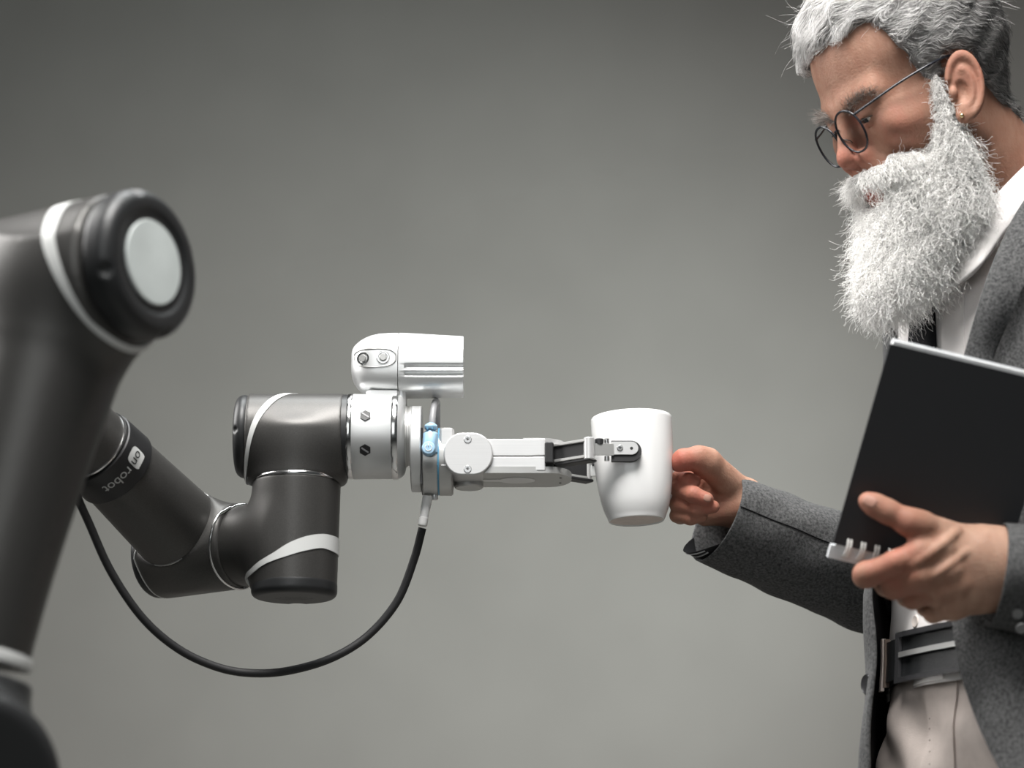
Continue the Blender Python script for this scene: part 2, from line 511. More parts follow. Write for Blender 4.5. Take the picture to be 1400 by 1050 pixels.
# slanted white band at the left of the wrist housing (traced, then carried round the back)
def wrist_band():
    pts = [(397, 407, -58), (380, 392, -50), (368, 379, -38), (357, 367, -20), (349, 357, 0), (344, 350, 20), (341, 346, 38), (341, 344.5, 50), (342, 344.5, 57)]
    U, L = [], []
    for xl, xr, dy in pts:
        th = math.asin(max(-1, min(1, -dy / 58.5)))        # angle above the near horizontal
        U.append((th, mm(xl - 407))); L.append((th, mm(xr - 407)))
    for k in range(len(pts) - 2, -1, -1):
        xl, xr, dy = pts[k]; th = math.asin(max(-1, min(1, -dy / 58.5)))
        U.append((-math.pi - th, mm(xl - 407))); L.append((-math.pi - th, mm(xr - 407)))
    return U, L
U, L = wrist_band()
band_on_cyl('white_band', AX, X, Z, -Y, r58, U, L, robot, M['band'], f=f_wrist)

# rings between the dark housing and the silver tool end
def rings(name, prof, m, parent=robot, c=AX, n=96, **k):
    return obj(name, *lathe([(mm(x - 407), mm(r)) for x, r in prof], c, X, n), m, parent, **k)
rings('seam_ring', [(468, 50), (468, 57.5), (477, 57.5), (477, 50)], M['cap'])
rings('polished_ring', [(476.5, 50), (476.5, 58.2), (478, 58.8), (482, 58.8), (483.5, 58), (483.5, 50)], M['chrome'])
tool = rings('tool_housing', [(483, 40), (483, 58), (484.5, 58.5), (500, 58.2), (536, 58), (538, 58.8), (544, 58.8), (546, 57.5), (550, 55.5), (553.5, 51), (555, 45), (555, 20)], M['silver'])
rings('polished_collar', [(537, 50), (537, 58.9), (538.5, 59.6), (544, 59.6), (545.5, 58.8), (545.5, 50)], M['chrome'], tool)
for dy in (-16, 30):                                              # two slotted hexagonal plugs
    p = AX + X * mm(502.5 - 407) - Z * mm(dy) / CP
    r = math.sqrt(max(0, 58.3 ** 2 - dy ** 2)) ; n_ = nrm(-Y * r - Z * dy)
    c = AX + X * mm(502.5 - 407) + n_ * mm(58.0)
    e2 = nrm(np.cross(X, n_))
    hexa = [(mm(8.2) * math.cos(t), mm(8.2) * math.sin(t)) for t in np.arange(6) * math.pi / 3 + math.pi / 6]
    pl = MB().add(*prism(hexa, c, X, e2, n_, -0.001, 0.0012)).build('hex_plug', M['black_plastic'], tool, angle=20)
    MB().add(*box(c + n_ * 0.0012, mm(5.6), mm(1.0), 0.0004, [nrm(X + 0.7 * e2), nrm(e2 - 0.7 * X), n_])).build('slot', M['grey_tube'], pl, angle=20)
rings('flange_neck', [(552, 20), (552, 42), (557, 42), (557.5, 40), (560, 40), (560.5, 42), (565, 42), (565, 20)], M['alu_grey'])

# ---- camera module above the tool flange
cam_rows = [(479.3, 483, 512), (480.5, 478, 518), (483, 474.5, 524), (487, 471, 530), (492, 467.5, 535), (498, 464.5, 538), (506, 461.5, 540), (517, 459, 541.5), (530, 458, 542.3), (544, 457.8, 542.6),
            (545, 457.8, 542.6), (553, 458, 542.4), (555, 458, 542.3), (575, 459, 542.2), (600, 460.6, 541.8), (632, 462.4, 541), (633.5, 463.2, 540.2)]
def cam_section(x, top, bot, half, groove):
    n = 360
    cy = (top + bot) / 2; hh = (bot - top) / 2
    row = []
    for t in np.linspace(0, 2 * math.pi, n, endpoint=False):
        cs, sn = math.cos(t), math.sin(t)
        e = 2.0 / 2.9
        yy = -half * np.sign(cs) * abs(cs) ** e
        zz = hh * np.sign(sn) * abs(sn) ** e
        py = cy - zz
        if groove > 0 and cs > 0:
            for g0, w in ((511.0, 5.0), (520.5, 4.2)):
                yy += groove * 4.2 * 0.5 * (1 + math.cos(math.pi * max(-1, min(1, (py - g0) / w))))
        row.append(W(x, 597, D0) + Z * (mm(597 - py) / CP) + Y * mm(yy) )
    return row
def cam_body(rows, groove_from):
    v = []; n = 360
    for x, t, b in rows:
        half = 40 * min(1.0, math.sqrt(max(0.0, 1 - ((515 - x) / 37.5) ** 2))) if x < 515 else 40
        half = max(half, 9)
        v += cam_section(x, t, b, half, 1.0 if x >= groove_from else 0.0)
    f = [[k * n + i, k * n + (i + 1) % n, (k + 1) * n + (i + 1) % n, (k + 1) * n + i] for k in range(len(rows) - 1) for i in range(n)]
    f.append(list(range(n))[::-1]); f.append([(len(rows) - 1) * n + i for i in range(n)])
    return v, f
camv, camf = cam_body([r for r in cam_rows if r[0] <= 544], 1e9)
camera_head = obj('camera_head', camv, [q[::-1] for q in camf], M['silver'], robot, angle=50)
camv, camf = cam_body([r for r in cam_rows if r[0] >= 545], 555)
obj('camera_barrel', camv, [q[::-1] for q in camf], M['silver'], camera_head, angle=50)
MB().add(*box(W(525, 597, D0) + Z * mm(49) / CP, mm(24), mm(26), mm(14), None, 0.004)).add(*box(W(546, 597, D0) + Z * mm(48) / CP, mm(9), mm(22), mm(14), None, 0.003)).build('camera_foot', M['silver'], camera_head, angle=40)
# raised oval panel with the two push buttons, laid on the near side of the head
bvh_cam = BVHTree.FromPolygons([tuple(v) for v in cam_body([r for r in cam_rows if r[0] <= 544], 1e9)[0]], camf if False else cam_body([r for r in cam_rows if r[0] <= 544], 1e9)[1])
def on_surface(bvh, px, py, fallback=None):
    d = (W(px, py, 3.0) - CAM); d = d / np.linalg.norm(d)
    h = bvh.ray_cast(Vector(CAM), Vector(d))
    if h[0] is None: return fallback
    return np.array(h[0]), np.array(h[1])
oval = []
for t in np.linspace(0, 2 * math.pi, 44, endpoint=False):
    cx, cy = 512.5, 489
    x = cx + 29.0 * np.sign(math.cos(t)) * abs(math.cos(t)) ** 0.7; y = cy + 12.5 * np.sign(math.sin(t)) * abs(math.sin(t)) ** 0.8 + (x - cx) * -0.03
    s = on_surface(bvh_cam, max(x, 484.5), y)
    if s: oval.append(s[0] - FWD * 0.0004)
if len(oval) > 20:
    oval = np.array(oval + [oval[0]])
    obj('panel_rim', *tube(oval, 0.0006, 8, cap=False), M['alu_grey'], camera_head, angle=180)
for px, py in ((496.5, 490.3), (523.6, 488.6)):
    s = on_surface(bvh_cam, px, py)
    c, n_ = s[0], nrm(s[1] if np.dot(s[1], FWD) < 0 else -s[1])
    n_ = nrm(n_ + np.array([0, -1.2, 0]))
    b = obj('push_button', *lathe([(-0.002, mm(9)), (0.0006, mm(9)), (0.0012, mm(8.2)), (0.0012, mm(6.6)), (-0.001, mm(6.4)), (-0.001, 0.0005)], c, n_, 40), M['chrome'], camera_head)
    obj('button_top', *lathe([(-0.001, mm(5)), (0.0022, mm(5)), (0.0027, mm(4.4)), (0.0027, 0.0004)], c, n_, 32), M['alu_grey'], b)

# ---- vertical body under the wrist, with the side branch
ZB = lambda py: -mm(py - 597) / CP           # height below the wrist axis for an on-axis pixel row
r60 = mm(60)
BR_A = AX + Z * ZB(742)
BR_R = W(333, 746, D0 + 0.024)              # ring centre on the branch
br = nrm(BR_R - BR_A)
def f_lower(p):
    d = s_cyl(p, AX + Z * ZB(659), AX + Z * ZB(800), r60, 0.001, mm(57.5))
    return smin(d, s_cyl(p, BR_A, BR_R - br * 0.001, mm(56.5), 0.001), 0.022)
lower = sdf_obj('elbow_pipe_housing', f_lower, *bounds([AX + Z * ZB(655), AX + Z * ZB(805), BR_R], 0.046), 0.0016, M['paint'], robot)
lower.name = 'lower_wrist_housing'
obj('polished_ring', *lathe([(0, 0.03), (0, mm(60.3)), (mm(1), mm(61)), (mm(4), mm(61)), (mm(5), mm(60.3)), (mm(5), 0.03)], AX + Z * ZB(660), Z, 96), M['chrome'], robot)
bottom = notch_cap('bottom_cap', AX + Z * ZB(788), AX + Z * ZB(813), mm(58.0), [AX + Z * ZB(814) + Y * mm(56)], robot, 0.006, 0.0075)
for k in range(3):                            # faint embossed arcs under the cap
    t = np.linspace(-0.9, 0.9, 14)
    rr = mm(14 + 9 * k)
    pts = np.array([AX + Z * (ZB(812.2)) + X * rr * math.sin(a) + Y * (rr * math.cos(a) - mm(20)) for a in t])
    obj('embossed_arc', *tube(pts, 0.0007, 6), M['cap'], bottom, angle=180)
tr_u = [(338.5, 793), (346, 782), (354, 771), (378.5, 752), (403, 736), (427, 727), (446.5, 725), (458, 727.5), (466.5, 733.5)]
tr_l = [(339, 796), (346, 787), (354, 778), (378.5, 761), (403, 752), (427, 745.6), (446.5, 743.5), (458, 747.5), (466.5, 755)]
def on_vert(px, py):
    th = math.asin(max(-1, min(1, (px - 407) / 60.0)))
    return th, ZB(py + 60 * math.cos(th) * SP)
U = [on_vert(*q) for q in tr_u]; L = [on_vert(*q) for q in tr_l]
U += [(math.pi - a, z) for a, z in U[-2::-1]]; L += [(math.pi - a, z) for a, z in L[-2::-1]]
band_on_cyl('white_band', AX, Z, X, -Y, mm(59.2), U, L, robot, M['band'], lift=0.0010, f=f_lower)

# ---- forearm-end housing on the branch axis, with the forearm leaving up and left
J4_E = W(217, 762, D0 + 0.065)
ja = nrm(J4_E - BR_R)
J4_C = W(270, 750, D0 + 0.047)
FA_E = W(-70, 415, 2.03)
fa = nrm(FA_E - J4_C)
FA_R = J4_C + fa * 0.035
def f_j4(p):
    d = s_cyl(p, BR_R + ja * 0.003, J4_E - ja * 0.004, mm(59), 0.002)
    return smin(d, s_cyl(p, J4_C, FA_R, 0.0415, 0.001), 0.022)
sdf_obj('forearm_joint_housing', f_j4, *bounds([BR_R, J4_E, FA_R], 0.05), 0.0017, M['paint'], robot)
notch_cap('end_cap', J4_E - ja * 0.006, J4_E + ja * 0.008, mm(57.5), [J4_E + ja * 0.007 - nrm(np.cross(ja, Z)) * 0 + nrm(-Y - Z * 0.4) * mm(57)], robot, 0.007, 0.004)
_, q1, q2 = basis(br)
f_both = lambda p: np.minimum(f_lower(p), f_j4(p))
rp_ = push(np.array([BR_R - br * 0.0005 + 0.0395 * (math.cos(t) * q1 + math.sin(t) * q2) for t in np.linspace(0, 2 * math.pi, 97)]), f_both, 0.0002)
obj('polished_ring', *tube(rp_, [(0.0015, 0.0015)] * 97, 10, cap=False), M['chrome'], robot, angle=180)
# slanted pale seam of this housing
sn = nrm(ja + 0.50 * Z + 0.25 * Y)
a_, e1_, e2_ = basis(ja)
ringp = []
for t in np.linspace(0, 2 * math.pi, 72, endpoint=False):
    q = J4_E - ja * 0.016 + mm(59.3) * (math.cos(t) * e1_ + math.sin(t) * e2_)
    s = np.dot(J4_E - ja * 0.016 - q, sn) / np.dot(ja, sn)
    ringp.append(q + ja * np.clip(s, -0.03, 0.0165))
ringp.append(ringp[0])
obj('pale_seam', *tube(push(np.array(ringp), f_j4, 0.0001), 0.0011, 8, cap=False), M['band'], robot, angle=180)

FL = np.linalg.norm(FA_E - FA_R)
def fr(s): return 0.0415 + (0.0335 - 0.0415) * min(1, s / 0.17) if s < 0.17 else 0.0335 + (0.040 - 0.0335) * (s - 0.17) / (FL - 0.17)
fprof = [(0, 0.02)] + [(s, fr(s)) for s in np.linspace(0.001, FL, 30)] + [(FL, 0.01)]
forearm = obj('forearm', *lathe(fprof, FA_R, fa, 96), M['paint'], robot)
obj('forearm_ring', *lathe([(-0.002, 0.03), (-0.002, 0.0417), (-0.001, 0.0422), (0.0005, 0.0422), (0.0012, 0.0415), (0.0012, 0.03)], FA_R, fa, 96), M['alu_grey'], robot)
# strap with lettering
ST = 0.098; SWD = 0.034
strap = obj('strap', *lathe([(ST - 0.0002, fr(ST) - 0.004), (ST - 0.0002, fr(ST) + 0.0016), (ST + 0.001, fr(ST) + 0.0026), (ST + SWD - 0.001, fr(ST + SWD) + 0.0026), (ST + SWD, fr(ST + SWD) + 0.0016), (ST + SWD, fr(ST + SWD) - 0.004)], FA_R, fa, 96), M['black_plastic'], robot, label='black strap with white lettering')
obj('strap_edge', *lathe([(ST + SWD + 0.002, fr(ST) - 0.004), (ST + SWD + 0.002, fr(ST + SWD) + 0.001), (ST + SWD + 0.0035, fr(ST + SWD) + 0.0012), (ST + SWD + 0.005, fr(ST) - 0.004)], FA_R, fa, 96), M['chrome'], robot)
def text_mesh(body, size):
    cu = bpy.data.curves.new('lettering', 'FONT'); cu.body = body; cu.size = size; cu.align_x = 'LEFT'; cu.resolution_u = 6
    to = bpy.data.objects.new('lettering', cu); col.objects.link(to)
    dg = bpy.context.evaluated_depsgraph_get()
    me = to.evaluated_get(dg).to_mesh()
    v = np.array([list(x.co) for x in me.vertices]); f = [list(p.vertices) for p in me.polygons]
    to.evaluated_get(dg).to_mesh_clear()
    bpy.data.objects.remove(to); bpy.data.curves.remove(cu)
    return v, f
# around the strap: angle about the forearm; letters read downwards round the strap, tops towards the wrist
to_cam = nrm(CAM - (FA_R + fa * 0.1))
s1 = nrm(to_cam - np.dot(to_cam, fa) * fa)               # direction facing the camera
s2 = np.cross(fa, s1)                                    # +: towards the lower left in view?
if np.dot(s2, UP) > 0: s2 = -s2
def on_strap(arc, along, lift):
    r = fr(ST + SWD / 2) + 0.0026 + lift
    th = arc / r
    p = FA_R + fa * (ST + SWD / 2 - along)
    return p + r * (math.cos(th) * s1 + math.sin(th) * s2)
tv, tf = text_mesh('robot', 0.0135)
tv[:, 0] -= 0.0095; tv[:, 1] -= 0.0035
obj('lettering', [on_strap(x, y, 0.0004) for x, y, _ in tv], tf, M['band'], strap, smooth=False)
bd = []
for t in np.linspace(0, 2 * math.pi, 48, endpoint=False):
    c_, s_ = math.cos(t), math.sin(t)
    bd.append((-0.0205 + 0.0083 * np.sign(c_) * abs(c_) ** 0.55, 0.0095 * np.sign(s_) * abs(s_) ** 0.55))
nb_ = len(bd)
rings_ = [[(-0.0205 + (x + 0.0205) * k, y * k) for x, y in bd] for k in (1.0, 0.75, 0.5, 0.25, 0.03)]
bv = [on_strap(x, y, 0.0004) for rg in rings_ for x, y in rg]
bf = [[k * nb_ + i, k * nb_ + (i + 1) % nb_, (k + 1) * nb_ + (i + 1) % nb_, (k + 1) * nb_ + i] for k in range(4) for i in range(nb_)] + [[4 * nb_ + i for i in range(nb_)]]
obj('emblem', bv, bf, M['band'], strap, smooth=True, angle=180)
tv, tf = text_mesh('on', 0.0135)
tv[:, 0] -= tv[:, 0].mean() + 0.0205; tv[:, 1] -= 0.0040
obj('emblem_lettering', [on_strap(x, y, 0.0008) for x, y, _ in tv], tf, M['black_plastic'], strap, smooth=False)

# ---- elbow and upper arm, close to the camera
EC = W(212, 358, 1.852)                     # centre of the elbow cap face
ea = nrm(RIGHT * 0.88 * math.cos(0.17) + UP * 0.88 * math.sin(0.17) - FWD * 0.47)
RE = 0.0585
EL_B = EC - ea * 0.190
UA_T = EC - ea * 0.080
UA_B = W(-62, 985, 1.80)
ua = nrm(UA_B - UA_T)
UL = np.linalg.norm(UA_B - UA_T)
def f_elbow(p):
    d = s_cyl(p, EL_B, EC - ea * 0.030, RE, 0.002)
    t = (p - UA_T) @ ua
    R_ = 0.056 - 0.0130 * np.sin(math.pi * 0.62 * np.clip((t - 0.06) / (UL - 0.06), 0, 1))
    rad = np.linalg.norm(p - UA_T - t[:, None] * ua, axis=1)
    arm = np.maximum(rad - R_, np.abs(t - (UL - 0.055) / 2) - (UL - 0.055) / 2)
    return smin(d, arm, 0.035)
sdf_obj('upper_arm', f_elbow, *bounds([EL_B, EC, UA_B - ua * 0.05], 0.07), 0.003, M['paint'], robot)
def f_ecap(p):
    d = s_cyl(p, EC - ea * 0.030, EC, RE, 0.011)
    d = ssub(d, s_cyl(p, EC - ea * 0.0022, EC + ea * 0.02, 0.0405, 0.001), 0.003)
    _, k1, k2 = basis(ea)
    for t in np.arange(4) * math.pi / 2 + 0.35:
        d = np.maximum(d, -s_sphere(p, EC - ea * 0.003 + (RE + 0.001) * (math.cos(t) * k1 + math.sin(t) * k2), 0.007))
    return d
ecap = sdf_obj('elbow_cap', f_ecap, *bounds([EC - ea * 0.03, EC], 0.07), 0.0018, M['cap'], robot)
obj('pale_disc', *lathe([(-0.006, 0.033), (-0.0015, 0.0335), (-0.0005, 0.0328), (-0.0002, 0.0005)], EC, ea, 72), M['pale'], ecap)
_, k1, k2 = basis(ea)
for t in np.arange(4) * math.pi / 2 + 0.55:
    obj('screw', *lathe([(-0.006, 0.003), (-0.002, 0.003), (-0.0015, 0.0025), (-0.0015, 0.0003)], EC + 0.0475 * (math.cos(t) * k1 + math.sin(t) * k2), ea, 20), M['screw'], ecap)
# slanted white band round the elbow: wide on top, narrow below
U, L = [], []
e_up = nrm(UP - np.dot(UP, ea) * ea); e_sd = nrm(np.cross(ea, e_up)); e_sd = e_sd if np.dot(e_sd, FWD) < 0 else -e_sd
for t in np.linspace(-math.pi / 2, 3 * math.pi / 2, 60):
    h = (math.sin(t) + 1) / 2
    mid = -0.031 - 0.036 * h ** 1.3; wd = 0.0022 + 0.0062 * h ** 1.5
    U.append((t, mid - wd)); L.append((t, mid + wd))
band_on_cyl('white_band', EC, ea, e_up, e_sd, RE, U, L, robot, M['band'], lift=0.0012, f=f_elbow)
obj('pale_ring', *lathe([(UL - 0.056, 0.02), (UL - 0.056, 0.0445), (UL - 0.051, 0.046), (UL - 0.047, 0.0455), (UL - 0.047, 0.02)], UA_T, ua, 96), M['band'], robot)
SH_C = UA_B + ua * 0.045
sa = nrm(RIGHT * 0.45 - FWD * 0.89)
def f_sh(p):
    d = s_cyl(p, SH_C - sa * 0.085, SH_C + sa * 0.07, 0.076, 0.014)
    d = smin(d, s_cyl(p, SH_C, SH_C - ua * 0.082, 0.050, 0.002), 0.02)
    return d
sdf_obj('shoulder_housing', f_sh, *bounds([SH_C - sa * 0.085, SH_C + sa * 0.07, SH_C - ua * 0.085], 0.085), 0.003, M['cap'], robot)
def f_link(p):
    d = s_cyl(p, FA_E - fa * 0.070, FA_E + fa * 0.030, 0.0425, 0.010)
    return smin(d, s_cyl(p, EL_B + ea * 0.012, FA_E + nrm(FA_E - EL_B) * 0.012, 0.050, 0.010), 0.022)
sdf_obj('elbow_joint', f_link, *bounds([FA_E - fa * 0.07, FA_E + fa * 0.03, EL_B + ea * 0.012, FA_E + nrm(FA_E - EL_B) * 0.02], 0.06), 0.003, M['paint'], robot)
# base column and pedestal below the frame
BC = SH_C - sa * 0.06
obj('base_column', *lathe([(0, 0.03), (0, 0.075), (0.03, 0.075), (0.035, 0.07), (BC[2] - 0.74 + 0.02, 0.07), (BC[2] - 0.74 + 0.02, 0.02)], (BC[0] - 0.13, BC[1] + 0.02, 0.74), Z, 72), M['paint'], robot)
obj('base_joint', *lathe([(-0.16, 0.02), (-0.16, 0.066), (-0.15, 0.07), (0.0, 0.07), (0.0, 0.02)], BC, nrm((1, -0.05, 0)), 72), M['paint'], robot)
MB().add(*box((BC[0] - 0.13, BC[1] + 0.02, 0.725), 0.16, 0.16, 0.015, None, 0.003)).add(*box((BC[0] - 0.13, BC[1] + 0.02, 0.365), 0.09, 0.09, 0.345)).add(*box((BC[0] - 0.13, BC[1] + 0.02, 0.008), 0.22, 0.22, 0.012, None, 0.003)).build('pedestal', M['cap'], robot)

# ---- tool changer and gripper
GZ = lambda py: W(600, 597, D0)[2] - mm(py - 597) / CP      # world height for a pixel row in the wrist plane
GY = AX[1]
def gp(px, py, dy=0.0):                     # dy: metres away from the camera (world Y); the row is corrected for it
    return np.array([W(px, 597, D0)[0], GY + dy, GZ(py) + dy * math.tan(PHI)])
gz0 = gp(570, 614)
obj('changer_plate', *lathe([(0, 0.02), (0, mm(57)), (0.001, mm(59)), (mm(13), mm(59)), (mm(14), mm(58)), (mm(14), 0.02)], gp(563, 614), X, 96), M['silver'], robot)
grip = obj('gripper', *lathe([(0, 0.02), (0, mm(45)), (0.0008, mm(46.5)), (mm(20), mm(46.5)), (mm(20), mm(44)), (mm(23), mm(44)), (mm(23), mm(46.5)), (mm(39), mm(46.5)), (mm(41), mm(44.5)), (mm(41), 0.01)], gp(579, 631), X, 96), M['alu_grey'], robot, label='silver two finger gripper')
obj('blue_ring', *lathe([(0, 0.02), (0, mm(46)), (mm(2.2), mm(46)), (mm(2.2), 0.02)], gp(599.5, 631), X, 96), M['blue_line'], grip)
MB().add(*box(gp(578, 631), mm(1.5), 0.026, 0.026)).build('changer_seam', M['black_plastic'], robot)
# pale blue silicone switch with power mark
zs = -0.030
MB().add(*box(gp(590, 605, zs), mm(10), 0.006, mm(19), None, 0.004)).add(*box(gp(590.5, 583.5, zs + 0.003), mm(8.5), 0.007, mm(6), None, 0.003)).build('silicone_switch', M['blue'], grip, angle=50)
sw = grip.children[-1]
for dx in (-4, 3):
    MB().add(*box(gp(590 + dx, 584.5, zs - 0.0042), mm(1.0), 0.0004, mm(1.2))).build('led_dot', M['blue_line'], sw, smooth=False)
kb = gp(588, 612, zs - 0.006)
knob = obj('power_button', *lathe([(-0.004, mm(9.2)), (0.003, mm(9.2)), (0.0045, mm(8)), (0.0048, mm(6)), (0.0048, 0.0003)], kb, -Y, 40), M['blue'], sw)
arc = np.array([kb - Y * 0.0051 + mm(4.4) * (math.sin(t) * X + math.cos(t) * Z) for t in np.linspace(0.7, 2 * math.pi - 0.7, 20)])
obj('power_mark', *tube(arc, 0.00035, 6), M['white_plastic'], sw, angle=180)
obj('power_mark_bar', *tube(np.array([kb - Y * 0.0051 + Z * mm(5.5), kb - Y * 0.0051 + Z * mm(1)]), 0.00035, 6), M['white_plastic'], sw, angle=180)
tp = smooth_path([gp(591, 586, -0.018), gp(592, 570, -0.016), gp(593.5, 556, -0.010), gp(595, 549.5, 0.002), gp(596, 552, 0.016), gp(596, 570, 0.024), gp(596, 590, 0.026)], 40)
obj('hose', *tube(tp, mm(4.7), 16), M['grey_tube'], grip, angle=180)
obj('locking_pin', *lathe([(0, mm(4.5)), (mm(5), mm(4.5)), (mm(6.5), mm(3.5)), (mm(6.5), 0.0003)], gp(595, 676, 0.0), -Z, 24), M['silver'], grip)
# hub with two screws
HF = -0.031                                  # front face of the gripper body (metres from the axis, towards the camera)
hub = []
for t in np.linspace(-math.pi / 2, math.pi / 2, 25):
    hub.append((mm(648 + 26.5 * math.cos(t) - 640), mm(28.2 * math.sin(t))))
for t in np.linspace(math.pi / 2, 3 * math.pi / 2, 25):
    hub.append((mm(632 + 24 * math.cos(t) - 640), mm(28.2 * math.sin(t))))
hubo = gp(640, 620, HF)
H_ = MB().add(*prism(hub, hubo, X, Z / CP, Y, -0.004, 0.062)).build('hinge_hub', M['alu'], grip, angle=30)
bpy_bev = H_.modifiers.new('bevel', 'BEVEL'); bpy_bev.width = 0.0012; bpy_bev.segments = 2; bpy_bev.limit_method = 'ANGLE'
for dy in (-20.5, 19):
    c = gp(640.5, 620 + dy, HF - 0.0042)
    s = obj('screw', *lathe([(-0.001, mm(5.2)), (0.0003, mm(5.2)), (0.0006, mm(4.6)), (0.0006, mm(2.4)), (-0.0012, mm(2.2)), (-0.0012, 0.0002)], c, -Y, 32), M['screw'], grip)
    obj('screw_pin', *lathe([(-0.0012, mm(1.2)), (0.0, mm(1.1)), (0.0, 0.0002)], c, -Y, 16), M['dark_hole'], s)
MB().add(*box(gp(612, 620, -0.004), mm(10), 0.026, mm(28), None, 0.002)).build('mounting_bracket', M['alu'], grip)
# arm body: an upper and a lower half with a seam, rounded far end, visible underside plate
def plan(x0, x1, hw, n=22, r=None):
    r = r or hw
    out = [(x0, -hw), (x1 - r, -hw)]
    for t in np.linspace(-math.pi / 2, math.pi / 2, n)[1:-1]: out.append((x1 - r + r * math.cos(t), hw * math.sin(t)))
    return out + [(x1 - r, hw), (x0, hw)]
org = np.array([W(640, 597, D0)[0], GY, 0.0])
xx = lambda px: mm(px - 640)
ztop, zmid, zbot = gp(0, 598.6, HF)[2], gp(0, 622, HF)[2], gp(0, 641.5, HF)[2]
up_o = [(xx(626), HF + 0.001), (xx(727), HF + 0.001), (xx(735), HF - 0.0006), (xx(745), HF - 0.0006), (xx(745), -HF + 0.0006), (xx(735), -HF + 0.0006), (xx(727), -HF - 0.001), (xx(626), -HF - 0.001)]
u_ = MB().add(*prism(up_o, org, X, Y, Z, zmid + 0.0003, ztop)).build('upper_shell', M['alu'], grip, angle=25)
l_ = MB().add(*prism(up_o, org, X, Y, Z, zbot, zmid - 0.0003)).build('lower_shell', M['alu'], grip, angle=25)
for q in (u_, l_):
    b_ = q.modifiers.new('bevel', 'BEVEL'); b_.width = 0.0008; b_.segments = 2; b_.limit_method = 'ANGLE'
MB().add(*prism(plan(xx(715), xx(775), 0.0285, r=0.024), org, X, Y, Z, ztop - 0.004, ztop + 0.0012)).build('top_plate', M['alu'], grip, angle=30)
MB().add(*prism(plan(xx(624), xx(781), 0.031, r=0.022), org, X, Y, Z, zbot - 0.002, zbot + 0.004)).build('bottom_plate', M['alu_grey'], grip, angle=30)
# pale key-shaped inlay and small holes under the plate
key = [(xx(643), -0.0045), (xx(684), -0.0045)] + [(xx(707) + mm(24.5) * math.cos(t), 0.0125 * math.sin(t)) for t in np.linspace(-math.pi * 0.86, math.pi * 0.86, 30)] + [(xx(684), 0.0045), (xx(643), 0.0045)]
MB().add(*prism(key, org + Z * zbot, X, Y, -Z, 0.0018, 0.0025)).build('inlay', M['white_plastic'], grip, smooth=False)
for dy in (-0.010, 0.012):
    obj('hole', *lathe([(0.0015, 0.0012), (0.0023, 0.0012), (0.0023, 0.0001)], org + np.array([xx(766), dy, zbot]), -Z, 12), M['dark_hole'], grip)
obj('hinge_foot', *lathe([(0, mm(20)), (0.005, mm(20)), (0.0065, mm(18)), (0.0065, 0.0005)], org + np.array([xx(641), 0.006, zbot - 0.002]), -Z, 48), M['alu_grey'], grip)
